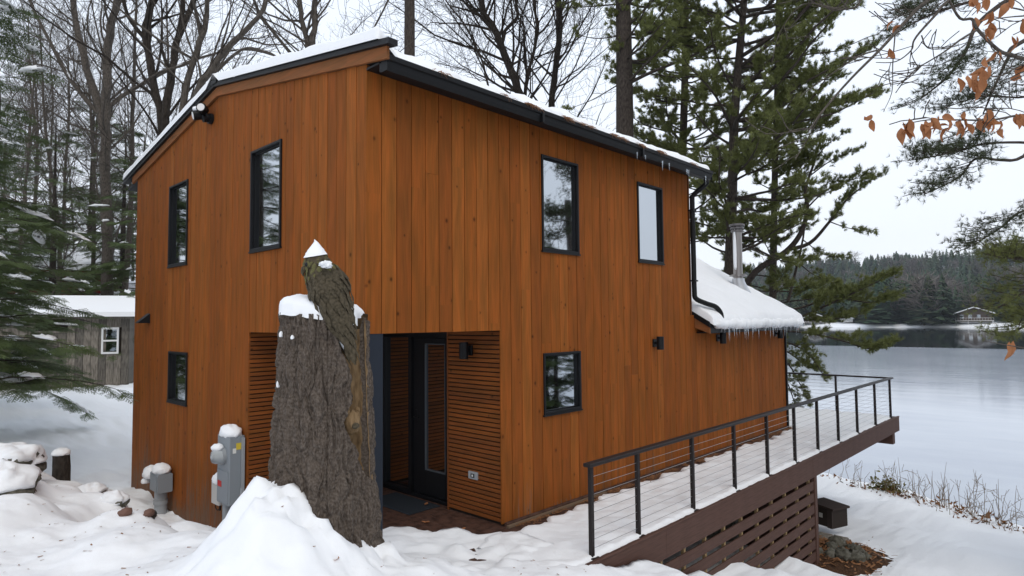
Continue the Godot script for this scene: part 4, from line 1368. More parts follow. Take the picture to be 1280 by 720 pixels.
func build_small() -> void:
	# post stump with snow, boulders, bricks
	var st := base("post_stump", Vector3(-5.85, 0.20, 1.24), "short dark timber post stump with a snow cap standing in the snow", "stump")
	var sm := MB.new()
	sm.tube(PackedVector3Array([Vector3(0, -0.2, 0), Vector3(0.01, 0.1, 0), Vector3(0.02, 0.30, 0.01)]), PackedFloat32Array([0.115, 0.112, 0.105]), 14, true)
	put(sm, "post", M.bark_dark, st)
	put(blob(Vector3(0.02, 0.32, 0.01), Vector3(0.115, 0.075, 0.115), 60.0, -0.3), "snow_cap", M.snow, st)
	boulder(Vector3(-3.85, 0.36, 2.16), Vector3(0.30, 0.26, 0.30), 3.0, "snow capped boulder lowest of the two at the edge of the picture", 0.30)
	boulder(Vector3(-4.75, 0.44, 1.97), Vector3(0.36, 0.26, 0.32), 7.0, "larger snow capped boulder behind the lower one beside the timber stump", 0.30)
	boulder(Vector3(-4.38, 0.10, 1.20), Vector3(0.17, 0.13, 0.16), 11.0, "small snow capped stone nearest the gable wall corner", 0.35)
	boulder(Vector3(-3.62, 0.12, 1.14), Vector3(0.15, 0.13, 0.14), 13.0, "small snow capped stone between stump and junction box", 0.35)
	for b in [[Vector3(-2.20, 0.0, 1.40), 0.5, "broken brown brick lying on the snow mound, the one further from the wall"], [Vector3(-2.13, 0.0, 1.20), -0.4, "broken brown brick lying on the snow mound nearer the gable wall"]]:
		b[0].y = ground_y(b[0].x, b[0].z) + 0.02
		var o := base("brick", b[0], b[2], "brick", "bricks on the snow mound")
		o.rotation = Vector3(0.25, b[1], 0.2)
		put(blob(Vector3.ZERO, Vector3(0.085, 0.045, 0.055), b[1] * 9.0, -0.8, 0.12, 8, 12), "body", M.brick, o)
	var hole := base("log_end", Vector3(-2.16, ground_y(-2.16, 1.16) + 0.015, 1.16), "dark round log end poking from the snow mound", "log")
	var hm := MB.new()
	hm.tube(PackedVector3Array([Vector3(-0.10, -0.02, -0.02), Vector3(0.05, -0.02, 0.05)]), rep(2, 0.055), 14, true)
	put(hm, "log", M.bark_dark, hole)
	dry_leaf(Vector3(1.02, ground_y(1.02, 0.92) + 0.006, 0.92), 0.9, 0.10, "yellow brown oak leaf on the snow in front of the trunk")
	# dark box, step and stones at the foot of the deck
	var wb := base("well_box", Vector3(0.78, -1.86, -10.55), "dark brown wooden box with a square opening beneath the end of the deck", "box")
	wb.rotation.y = -0.35
	bx(Vector3(-0.26, 0.0, -0.22), Vector3(0.26, 0.40, 0.22), "body", mat(lin(0.035, 0.025, 0.020), 0.8), wb, 0.012)
	var lid := MB.new()
	lid.hexa([Vector3(-0.29, 0.39, 0.26), Vector3(0.30, 0.36, 0.26), Vector3(0.30, 0.36, -0.25), Vector3(-0.29, 0.39, -0.25), Vector3(-0.29, 0.43, 0.26), Vector3(0.30, 0.40, 0.26), Vector3(0.30, 0.40, -0.25), Vector3(-0.29, 0.43, -0.25)])
	put(lid, "lid", mat(lin(0.045, 0.03, 0.025), 0.75), wb)
	bx(Vector3(-0.05, 0.16, 0.215), Vector3(0.03, 0.25, 0.224), "opening", M.white_box, wb)
	bx(Vector3(0.15, 0.0, 0.221), Vector3(0.26, 0.37, 0.245), "corner_board", mat(lin(0.05, 0.035, 0.03), 0.7), wb)
	var stp := base("timber_step", Vector3(0.95, -1.98, -9.55), "weathered grey timber step below the dark box beside the skirt slats", "step")
	for k in 3: wood(Vector3(-0.42 + k * 0.28, 0.0, -0.25), Vector3(-0.15 + k * 0.28, 0.16, 0.45), 2, "sleeper", M.barn, stp, 0.012)
	var so := MB.new()
	var gp := PackedVector3Array()
	for i in 33:
		for j in 33:
			var u := -1.0 + j / 16.0
			var w := -1.0 + i / 16.0
			var x := 1.35 + u * 0.85
			var z := -8.95 - w * 1.15
			var e := 1.0 - sqrt(u * u + w * w) + 0.35 * nz.get_noise_2d(x * 2.5, z * 2.5)
			gp.append(Vector3(x, ground_y(x, z) + clampf(e, -0.3, 0.30) * 0.16 + 0.018 * nz2.get_noise_2d(x * 9.0, z * 9.0), z))
	so.grid(gp, 33, 33)
	tag(put(so, "bare_soil", M.soil), "brown soil and fallen needles bared below the end of the deck", "soil", "", "stuff")
	var lit := MB.new()
	for k in 900:
		var u := rng.randfn() * 0.42
		var w := rng.randfn() * 0.42
		var x := 1.35 + u * 0.75
		var z := -8.95 - w * 1.0
		var a := rng.randf() * TAU
		var dd := Vector3(cos(a), 0.3 * rng.randfn(), sin(a)) * rng.randf_range(0.02, 0.055)
		var c := Vector3(x, ground_y(x, z) + 0.05 + rng.randf() * 0.03, z)
		var qd := Vector3(-dd.z, 0.01, dd.x) * 0.3
		lit.quad(c - dd - qd, c + dd - qd, c + dd + qd, c - dd + qd)
	tag(put(lit, "leaf_litter", M.needle_litter), "fallen brown leaves on the soil below the deck end", "leaf litter", "", "stuff")
	var n := 0
	for s in [[1.22, -8.45, 0.12], [1.42, -8.52, 0.13], [1.60, -8.60, 0.15], [1.76, -8.80, 0.16], [1.52, -8.85, 0.12], [1.70, -9.10, 0.14], [1.34, -8.85, 0.12], [1.30, -9.25, 0.16], [1.55, -9.35, 0.11], [1.85, -9.0, 0.10]]:
		var o := base("stone", Vector3(s[0], ground_y(s[0], s[1]) + 0.03, s[1]), ["pale mossy stone in the small heap below the deck end"][0], "stone", "stones heaped below the deck end")
		put(blob(Vector3(0, s[2] * 0.35, 0), Vector3(s[2], s[2] * 0.72, s[2] * 0.8), 70.0 + n * 3.0, -0.9, 0.26, 10, 16), "rock", M.rock, o)
		o.rotation.y = n * 1.3
		n += 1

func build_specks() -> void:
	# bark crumbs, needles and seed scales fallen on the snow
	var mb := MB.new()
	for k in 420:
		var x := rng.randf_range(-5.5, 2.2)
		var z := rng.randf_range(0.2, 2.6) if x < 0.6 else rng.randf_range(-1.6, 1.2)
		if nz.get_noise_2d(x * 1.3, z * 1.3 + 7.0) < -0.1: continue
		var a := rng.randf() * TAU
		var l := rng.randf_range(0.006, 0.022)
		var d := Vector3(cos(a), 0.0, sin(a)) * l
		var q := Vector3(-d.z, 0, d.x) * 0.3
		var c := Vector3(x, ground_y(x, z) + 0.004, z)
		mb.quad(c - d - q, c + d - q, c + d + q + Vector3(0, 0.004, 0), c - d + q)
	tag(put(mb, "fallen_needles", M.needle_litter), "brown needles and bark crumbs scattered on the foreground snow", "litter", "", "stuff")

func build_shed() -> void:
	# weathered garden shed: its front looks toward the drive
	var c: Vector3 = Vector3(-21.946, 0.170, -1.422)
	var sh := base("garden_shed", Vector3(c.x, 0.0, c.z), "weathered grey board shed with snowy roof seen past the hemlock boughs", "shed")
	sh.rotation.y = 1.16
	var gy := ground_y(c.x, c.z) - 0.25
	# local x runs along the front, to the picture's right; z out of the front
	var w := 0.235
	for k in 22:
		var x := -2.75 + k * w
		if x > -0.55 and x < 0.5: continue          # door
		var window_here := x > 1.55 and x < 2.10
		var m: Material = M.barn if x < -0.4 or k % 3 > 0 else M.barn_dark
		if window_here:
			wood(Vector3(x, gy, -0.03), Vector3(x + w - 0.012, 1.28, 0.0), 1, "wall_board", m, sh)
			wood(Vector3(x, 2.24, -0.03), Vector3(x + w - 0.012, 2.62, 0.0), 1, "wall_board", m, sh)
		else:
			wood(Vector3(x, gy, -0.03 - 0.004 * (k % 2)), Vector3(x + w - 0.012, 2.62, -0.004 * (k % 2)), 1, "wall_board", m, sh)
	for k in 12:
		wood(Vector3(2.40, gy, -0.03 - (k + 1) * w), Vector3(2.43, 2.62 + 0.0, -0.03 - k * w - 0.012), 1, "wall_board", M.barn_dark, sh)
	bx(Vector3(-2.7, gy, -2.9), Vector3(2.38, 2.6, -0.05), "frame_core", M.core, sh)
	var dr := Node3D.new()
	dr.name = "door"
	sh.add_child(dr)
	for k in 4: wood(Vector3(-0.54 + k * 0.265, gy + 0.05, -0.015), Vector3(-0.285 + k * 0.265, 2.05, 0.012), 1, "door_board", M.barn_dark, dr)
	bx(Vector3(-0.60, gy, 0.0), Vector3(-0.545, 2.12, 0.03), "door_trim", M.barn, sh)
	bx(Vector3(0.52, gy, 0.0), Vector3(0.58, 2.12, 0.03), "door_trim", M.barn, sh)
	bx(Vector3(-0.6, 2.06, 0.0), Vector3(0.58, 2.14, 0.034), "door_trim", M.barn, sh)
	bx(Vector3(0.34, 1.0, 0.012), Vector3(0.40, 1.12, 0.04), "latch", M.black, dr)
	var wn := Node3D.new()
	wn.name = "window"
	sh.add_child(wn)
	var fm := MB.new()
	for s in [[1.56, 1.28, 1.62, 2.24], [2.04, 1.28, 2.10, 2.24], [1.62, 1.28, 2.04, 1.35], [1.62, 2.17, 2.04, 2.24], [1.62, 1.73, 2.04, 1.79]]:
		fm.box(Vector3(s[0], s[1], -0.03), Vector3(s[2], s[3], 0.03))
	put(fm, "frame", M.white, wn)
	bx(Vector3(1.62, 1.35, -0.02), Vector3(2.04, 1.73, -0.01), "pane", M.pane, wn)
	bx(Vector3(1.62, 1.79, -0.02), Vector3(2.04, 2.17, -0.01), "pane", M.pane, wn)
	var rf := Node3D.new()
	rf.name = "roof"
	sh.add_child(rf)
	var sec := [Vector2(0.35, 2.55), Vector2(0.35, 2.62), Vector2(-1.4, 3.25), Vector2(-3.2, 2.6), Vector2(-3.2, 2.53), Vector2(-1.4, 3.17)]
	var rm := MB.new()
	var s2 := [Vector2(0.40, 2.63), Vector2(0.37, 2.80), Vector2(-1.4, 3.45), Vector2(-3.25, 2.78), Vector2(-3.25, 2.6), Vector2(-1.4, 3.24)]
	var rs := MB.new()
	for pr in [[sec, rm, -2.95, 2.62], [s2, rs, -2.98, 2.66]]:
		var pts: Array = pr[0]
		for k in 6:
			var a: Vector2 = pts[k]
			var b: Vector2 = pts[(k + 1) % 6]
			pr[1].quad(Vector3(pr[2], a.y, a.x), Vector3(pr[3], a.y, a.x), Vector3(pr[3], b.y, b.x), Vector3(pr[2], b.y, b.x))
		for xx in [pr[2], pr[3]]:
			pr[1].quad(Vector3(xx, pts[0].y, pts[0].x), Vector3(xx, pts[1].y, pts[1].x), Vector3(xx, pts[2].y, pts[2].x), Vector3(xx, pts[5].y, pts[5].x))
			pr[1].quad(Vector3(xx, pts[5].y, pts[5].x), Vector3(xx, pts[2].y, pts[2].x), Vector3(xx, pts[3].y, pts[3].x), Vector3(xx, pts[4].y, pts[4].x))
	put(rm, "roof_boards", M.barn_dark, rf)
	put(rs, "roof_snow", M.snow, rf)
	# red cabin further up the slope
	var rc: Vector3 = Vector3(-35.909, 4.685, -4.397)
	var cab := base("red_cabin", Vector3(rc.x, 0, rc.z), "dark red cabin wall glimpsed above the shed roof", "cabin")
	cab.rotation.y = 1.2
	var red := mat(lin(0.16, 0.022, 0.02), 0.85)
	for k in 20: wood(Vector3(-2.5 + k * 0.25, 1.0, -0.03), Vector3(-2.5 + k * 0.25 + 0.24, 5.3, 0.0), 1, "wall_board", red, cab)
	bx(Vector3(-2.5, 1.0, -4.0), Vector3(2.5, 5.3, -0.04), "frame_core", red, cab)
	bx(Vector3(-0.9, 4.2, 0.0), Vector3(-0.3, 5.0, 0.04), "window_frame", M.white, cab)
	bx(Vector3(-0.83, 4.27, 0.02), Vector3(-0.37, 4.93, 0.05), "pane", M.pane, cab)
	var cr := MB.new()
	cr.hexa([Vector3(-2.8, 5.3, 0.5), Vector3(2.8, 5.3, 0.5), Vector3(2.8, 6.4, -2.0), Vector3(-2.8, 6.4, -2.0), Vector3(-2.8, 5.55, 0.5), Vector3(2.8, 5.55, 0.5), Vector3(2.8, 6.65, -2.0), Vector3(-2.8, 6.65, -2.0)])
	cr.hexa([Vector3(-2.8, 6.4, -2.0), Vector3(2.8, 6.4, -2.0), Vector3(2.8, 5.3, -4.5), Vector3(-2.8, 5.3, -4.5), Vector3(-2.8, 6.65, -2.0), Vector3(2.8, 6.65, -2.0), Vector3(2.8, 5.55, -4.5), Vector3(-2.8, 5.55, -4.5)])
	put(cr, "roof_snow", M.snow, cab)

# ------------------------------------------------------------------ trees
func jitter(r: RandomNumberGenerator, s: float) -> Vector3:
	return Vector3(r.randfn(), r.randfn(), r.randfn()) * s

# one branch and, recursively, what grows from it
func sprout(mb: MB, at: Vector3, dir: Vector3, l: float, r0: float, level: int, r: RandomNumberGenerator, up: float) -> void:
	var seg := 6 if level >= 2 else (4 if level == 1 else 3)
	var pts := PackedVector3Array([at])
	var rad := PackedFloat32Array([r0])
	var d := dir.normalized()
	var p := at
	for i in seg:
		d = (d + jitter(r, 0.16) + Vector3(0, up * 0.12, 0)).normalized()
		p += d * l / seg
		pts.append(p)
		rad.append(maxf(r0 * (1.0 - 0.85 * (i + 1.0) / seg), 0.0045))
	mb.tube(pts, rad, 6 if r0 > 0.05 else (4 if r0 > 0.015 else 3))
	if level <= 0: return
	branch_along(mb, pts, rad, level, r, up, 0.25)

func branch_along(mb: MB, pts: PackedVector3Array, rad: PackedFloat32Array, level: int, r: RandomNumberGenerator, up: float, from: float, many := 1.0) -> void:
	var total := 0.0
	for i in pts.size() - 1: total += pts[i].distance_to(pts[i + 1])
	var cnt := int(clampf(total * (1.9 if level >= 2 else 4.4) * many, 3, 40))
	for k in cnt:
		var t := lerpf(from, 0.98, (k + r.randf()) / cnt) * (pts.size() - 1)
		var i := mini(int(t), pts.size() - 2)
		var at := pts[i].lerp(pts[i + 1], t - i)
		var tan_ := (pts[i + 1] - pts[i]).normalized()
		var side := tan_.cross(Vector3(r.randfn(), r.randfn(), r.randfn())).normalized()
		var rr := lerpf(rad[i], rad[i + 1], t - i)
		var ang := r.randf_range(0.55, 1.1)
		var dir := tan_ * cos(ang) + side * sin(ang)
		if dir.y < -0.2: dir.y *= -0.3
		var l := total * r.randf_range(0.22, 0.5) * (1.1 - 0.5 * t / pts.size())
		l = clampf(l, 0.25, 5.0)
		sprout(mb, at, dir, l, clampf(rr * r.randf_range(0.3, 0.5), 0.004, 0.05), level - 1, r, up)

# stems: each [[points], start radius, end radius]; limbs are grown on them; snow lies on the leaning ones
func bare_tree(called: String, label: String, group: String, stems: Array, m: Material, seed_: int, level := 3, many := 1.0, snowy := true) -> Node3D:
	var r := RandomNumberGenerator.new()
	r.seed = seed_
	var foot: Vector3 = stems[0][0][0]
	var gy := ground_y(foot.x, foot.z) - 0.25
	if foot.y > gy + 0.3:
		foot.y = gy
		stems[0][0].push_front(foot)
	var o := base(called, foot, label, "tree", group)
	var trunk := MB.new()
	var limbs := MB.new()
	var sn := MB.new()
	for s in stems:
		var loc := []
		for q in s[0]: loc.append(q - foot)
		var pts := smooth(loc, 4)
		var rad := PackedFloat32Array()
		for i in pts.size():
			var t := float(i) / (pts.size() - 1)
			rad.append(lerpf(s[1], s[2], t) * 0.88 * (1.0 + 0.06 * r.randfn()))
			if i > 0: pts[i] += jitter(r, s[1] * 0.10)
		trunk.tube(pts, rad, 12)
		branch_along(limbs, pts, rad, level, r, 0.8, 0.15, many)
		if snowy:
			var sp := PackedVector3Array()
			var sr := PackedFloat32Array()
			for i in pts.size():
				var tan_ := (pts[mini(i + 1, pts.size() - 1)] - pts[maxi(i - 1, 0)]).normalized()
				var lean := Vector2(tan_.x, tan_.z).length()
				if lean > 0.42 and nz.get_noise_1d(i * 1.7 + seed_) > -0.15:
					sp.append(pts[i] + Vector3(0, rad[i] * 0.75, 0)); sr.append(rad[i] * 0.62)
				else:
					if sp.size() > 2:
						sr[0] *= 0.2; sr[sr.size() - 1] *= 0.2
						sn.tube(sp, sr, 7)
					sp = PackedVector3Array(); sr = PackedFloat32Array()
			if sp.size() > 2:
				sr[0] *= 0.2; sr[sr.size() - 1] *= 0.2
				sn.tube(sp, sr, 7)
	put(trunk, "trunk", m, o)
	put(limbs, "limbs", m, o).set_meta("kind", "stuff")
	if sn.v.size() > 0: put(sn, "limb_snow", M.snow, o)
	return o

# ---- conifers
var tuft_mesh: ArrayMesh
var spray_mesh: ArrayMesh
var fine_mesh: ArrayMesh

func make_tuft() -> void:
	var r := RandomNumberGenerator.new()
	r.seed = 77
	var mb := MB.new()          # a white pine tuft: needles fanning out along +z
	for k in 34:
		var base_ := Vector3(0, 0, r.randf_range(-0.05, 0.03))
		var a := r.randf() * TAU
		var o := r.randf_range(0.25, 0.95)
		var d := Vector3(cos(a) * sin(o), sin(a) * sin(o), cos(o)).normalized() * r.randf_range(0.075, 0.12)
		var s := d.cross(jitter(r, 1.0)).normalized() * 0.0052
		mb.tri(base_ - s, base_ + s, base_ + d)
	tuft_mesh = mb.mesh()
	var fb := MB.new()          # the same, finer, for boughs seen close by
	for k in 22:
		var a := r.randf() * TAU
		var o := r.randf_range(0.2, 1.1)
		var d := Vector3(cos(a) * sin(o), sin(a) * sin(o), cos(o)).normalized() * r.randf_range(0.07, 0.115)
		var s := d.cross(jitter(r, 1.0)).normalized() * 0.0022
		fb.tri(-s, s, d)
	fine_mesh = fb.mesh()
	var sb := MB.new()          # a hemlock spray: flat twig with side twigs and short needles, along +z
	var twigs := [[Vector3.ZERO, Vector3(0, -0.03, 0.30)]]
	for k in 5:
		var z := 0.04 + k * 0.052
		for s in [-1.0, 1.0]:
			var l := 0.15 * (1.0 - k * 0.13)
			twigs.append([Vector3(0, -0.01 * k / 3.0, z), Vector3(s * l * 0.8, -0.02 - 0.01 * r.randf(), z + l * 0.75)])
	for tw in twigs:
		var a: Vector3 = tw[0]
		var b: Vector3 = tw[1]
		var dir := (b - a).normalized()
		var side := dir.cross(Vector3.UP).normalized()
		var n := int(a.distance_to(b) / 0.019)
		for k in n:
			var c := a.lerp(b, (k + 0.3) / n)
			for s in [-1.0, 1.0]:
				var d: Vector3 = (side * s + dir * 0.55).normalized() * r.randf_range(0.013, 0.020) + Vector3(0, r.randfn() * 0.004, 0)
				sb.tri(c - dir * 0.010, c + dir * 0.010, c + d)
	spray_mesh = sb.mesh()

func crown_from(xf: Array, mesh: Mesh, m: Material, called: String, parent: Node3D) -> void:
	var mm := MultiMesh.new()
	mm.transform_format = MultiMesh.TRANSFORM_3D
	mm.mesh = mesh
	mm.instance_count = xf.size()
	for i in xf.size(): mm.set_instance_transform(i, xf[i])
	var o := MultiMeshInstance3D.new()
	o.multimesh = mm
	o.material_override = m
	o.name = called
	o.set_meta("kind", "stuff")
	parent.add_child(o, true)

func aim(at: Vector3, dir: Vector3, roll: float, s: float) -> Transform3D:
	var z := dir.normalized()
	var x := Vector3.UP.cross(z)
	if x.length_squared() < 1e-4: x = Vector3.RIGHT
	x = x.normalized()
	var y := z.cross(x)
	return Transform3D(Basis(x * s, y * s, z * s).rotated(z, roll), at)

# foliage carried by one pine limb
func pine_limb(mb: MB, xf: Array, pts: PackedVector3Array, r0: float, r: RandomNumberGenerator, bare: float, dens: float, size: float, wide := 1.0) -> void:
	var rad := PackedFloat32Array()
	for i in pts.size(): rad.append(maxf(r0 * (1.0 - 0.8 * i / (pts.size() - 1.0)), 0.006))
	mb.tube(pts, rad, 6 if r0 > 0.03 else 4)
	var total := 0.0
	for i in pts.size() - 1: total += pts[i].distance_to(pts[i + 1])
	var cnt := int(total * 4.2 * dens)
	for k in cnt:
		var f := lerpf(bare, 1.0, (k + r.randf()) / cnt)
		var t := f * (pts.size() - 1)
		var i := mini(int(t), pts.size() - 2)
		var at := pts[i].lerp(pts[i + 1], t - i)
		var tan_ := (pts[i + 1] - pts[i]).normalized()
		var flat := Vector3(tan_.z, 0, -tan_.x).normalized() * (1.0 if r.randf() < 0.5 else -1.0)
		var l := wide * lerpf(0.75, 0.28, f) * r.randf_range(0.6, 1.25) * clampf(total * 0.4, 0.35, 1.1)
		var d := (tan_ * r.randf_range(0.55, 1.0) + flat * r.randf_range(0.3, 1.0) + Vector3(0, r.randf_range(0.0, 0.35), 0)).normalized()
		var q := at
		var n := maxi(int(l / 0.10), 2)
		var line := PackedVector3Array([at])
		for j in n:
			d = (d + jitter(r, 0.10) + Vector3(0, 0.07, 0)).normalized()
			q += d * l / n
			line.append(q)
			if j > 0 or n < 4:
				for w in 3:
					var td := (d * 0.8 + jitter(r, 0.55) + Vector3(0, 0.25, 0)).normalized()
					xf.append(aim(q + jitter(r, 0.045), td, r.randf() * TAU, size * r.randf_range(0.8, 1.3)))
		mb.tube(line, rep(line.size(), 0.0055), 3)

func pine_tree(label: String, group: String, trunk: Array, r0: float, r1: float, limb_from: float, reach: Callable, seed_: int, m: Material, dens := 1.0, size := 1.0, extra := [], every := 0.42) -> Node3D:
	var r := RandomNumberGenerator.new()
	r.seed = seed_
	var foot: Vector3 = trunk[0]
	var gy := ground_y(foot.x, foot.z) - 0.25
	if foot.y > gy + 0.3:
		limb_from += foot.y - gy
		foot.y = gy
		trunk.push_front(foot)
	var o := base("pine_tree", foot, label, "tree", group)
	var loc := []
	for q in trunk: loc.append(q - foot)
	var pts := smooth(loc, 6)
	var rad := PackedFloat32Array()
	for i in pts.size(): rad.append(lerpf(r0, r1, float(i) / (pts.size() - 1)))
	var tb := MB.new()
	tb.tube(pts, rad, 14)
	put(tb, "trunk", M.bark_pine, o)
	var lb := MB.new()
	var xf := []
	var total := 0.0
	for i in pts.size() - 1: total += pts[i].distance_to(pts[i + 1])
	var h := limb_from
	while h < total - 0.2:
		var t := h / total * (pts.size() - 1)
		var i := mini(int(t), pts.size() - 2)
		var at := pts[i].lerp(pts[i + 1], t - i)
		for k in 4:
			if r.randf() < 0.2: continue
			var a := r.randf() * TAU
			var d := Vector3(cos(a), r.randf_range(-0.12, 0.3), sin(a)).normalized()
			var l: float = reach.call(h / total, d) * r.randf_range(0.65, 1.15)
			if l < 0.25: continue
			var line := PackedVector3Array([at])
			var q := at
			for j in 7:
				d = (d + jitter(r, 0.09) + Vector3(0, 0.05, 0)).normalized()
				q += d * l / 7.0
				line.append(q)
			pine_limb(lb, xf, line, clampf(l * 0.016, 0.012, 0.06), r, 0.30, dens, size)
		h += every * r.randf_range(0.7, 1.3)
	for e in extra:           # limbs seen one by one: [[points], radius, bare share, density]
		var ll := []
		for q in e[0]: ll.append(q - foot)
		pine_limb(lb, xf, smooth(ll, 4), e[1], r, e[2], e[3], size, 1.0)
	put(lb, "limbs", M.bark_pine, o).set_meta("kind", "stuff")
	crown_from(xf, tuft_mesh if size > 0.85 else fine_mesh, m, "crown", o)
	return o

func hemlock(label: String, group: String, foot: Vector3, height: float, reach: float, seed_: int, m: Material, snowy: float, low := 0.12, every := 0.17) -> Node3D:
	var r := RandomNumberGenerator.new()
	r.seed = seed_
	var o := base("hemlock_tree", foot, label, "tree", group)
	var tb := MB.new()
	tb.tube(PackedVector3Array([Vector3(0, -0.3, 0), Vector3(0.02, height * 0.5, 0.03), Vector3(0, height, 0)]), PackedFloat32Array([height * 0.017, height * 0.010, 0.012]), 10)
	put(tb, "trunk", M.bark_dark, o)
	var lb := MB.new()
	var sn := MB.new()
	var xf := []
	var h := height * low
	while h < height - 0.15:
		for k in 2:
			var a := r.randf() * TAU
			var d := Vector3(cos(a), 0.12, sin(a)).normalized()
			var l := reach * pow(1.0 - h / height, 0.7) * r.randf_range(0.6, 1.1) + 0.15
			var q := Vector3(0, h, 0)
			var line := PackedVector3Array([q])
			var seg := maxi(int(l / 0.22), 3)
			for j in seg:
				d = (d + jitter(r, 0.07) + Vector3(0, -0.055, 0)).normalized()
				q += d * l / seg
				line.append(q)
			var rad := PackedFloat32Array()
			for j in line.size(): rad.append(maxf(0.014 * l / 2.0 * (1.0 - 0.8 * j / line.size()), 0.004))
			lb.tube(line, rad, 4)
			for j in range(1, line.size()):
				var f := float(j) / (line.size() - 1)
				var tan_ := (line[j] - line[j - 1]).normalized()
				var flat := Vector3(tan_.z, 0, -tan_.x).normalized()
				for s in [-1.0, 1.0]:
					if f < 0.15 or r.randf() < 0.3: continue
					# a side twig with its own sprays
					var tl := lerpf(0.62, 0.18, f) * r.randf_range(0.6, 1.2) * clampf(l / 1.8, 0.4, 1.2)
					var td: Vector3 = (tan_ * 0.7 + flat * s * 0.8 + Vector3(0, -0.1, 0)).normalized()
					var n := maxi(int(tl / 0.13), 1)
					var q2 := line[j]
					var l2 := PackedVector3Array([q2])
					for w in n:
						td = (td + jitter(r, 0.08) + Vector3(0, -0.05, 0)).normalized()
						q2 += td * tl / n
						l2.append(q2)
						var fl2 := Vector3(td.z, 0, -td.x).normalized()
						for s2 in [-1.0, 1.0]:
							xf.append(aim(q2, (td * 0.75 + fl2 * s2 * 0.7 + Vector3(0, -0.12, 0)).normalized(), r.randfn() * 0.25, r.randf_range(0.6, 1.05)))
					xf.append(aim(q2, td, r.randfn() * 0.25, r.randf_range(0.8, 1.1)))
					lb.tube(l2, rep(l2.size(), 0.004), 3)
				xf.append(aim(line[j], (tan_ + jitter(r, 0.2)).normalized(), r.randfn() * 0.25, r.randf_range(0.8, 1.1)))
				if r.randf() < snowy * f:
					var sl := r.randf_range(0.10, 0.26)
					var b := blob(Vector3.ZERO, Vector3(r.randf_range(0.05, 0.10), r.randf_range(0.03, 0.055), sl), r.randf() * 50.0, -0.35, 0.42, 7, 12)
					var tf := aim(line[j] + Vector3(0, 0.012, 0) + flat * r.randfn() * 0.10, (tan_ + flat * r.randfn() * 0.35 + Vector3(0, -0.12, 0)), 0.0, 1.0)
					for ii in b.v.size():
						b.v[ii] = tf * b.v[ii]; b.n[ii] = tf.basis * b.n[ii]
					var k0 := sn.v.size()
					sn.v.append_array(b.v); sn.n.append_array(b.n); sn.uv.append_array(b.uv)
					for ii in b.ix: sn.ix.append(ii + k0)
		h += every * r.randf_range(0.6, 1.4)
	put(lb, "limbs", M.bark_dark, o).set_meta("kind", "stuff")
	crown_from(xf, spray_mesh, m, "crown", o)
	if sn.v.size() > 0: put(sn, "bough_snow", M.snow, o).set_meta("kind", "stuff")
	return o

func place_copy(src: Node3D, at: Vector3, turn: float, s: float, label: String, group: String) -> Node3D:
	var c: Node3D = src.duplicate()
	var nm := String(src.name)
	if nm.length() > 4 and nm.substr(nm.length() - 4, 1) == "_" and nm.substr(nm.length() - 3).is_valid_int(): nm = nm.substr(0, nm.length() - 4)
	c.name = numbered(nm)
	add_child(c)
	c.position = Vector3(at.x, ground_y(at.x, at.z) - 0.15, at.z)
	c.rotation = Vector3(0.07 * sin(turn * 5.0), turn, 0.07 * cos(turn * 7.0)) if String(src.name).begins_with("slender") else Vector3(0, turn, 0)
	c.scale = Vector3(s, s, s)
	c.set_meta("label", label)
	c.set_meta("group", group)
	return c

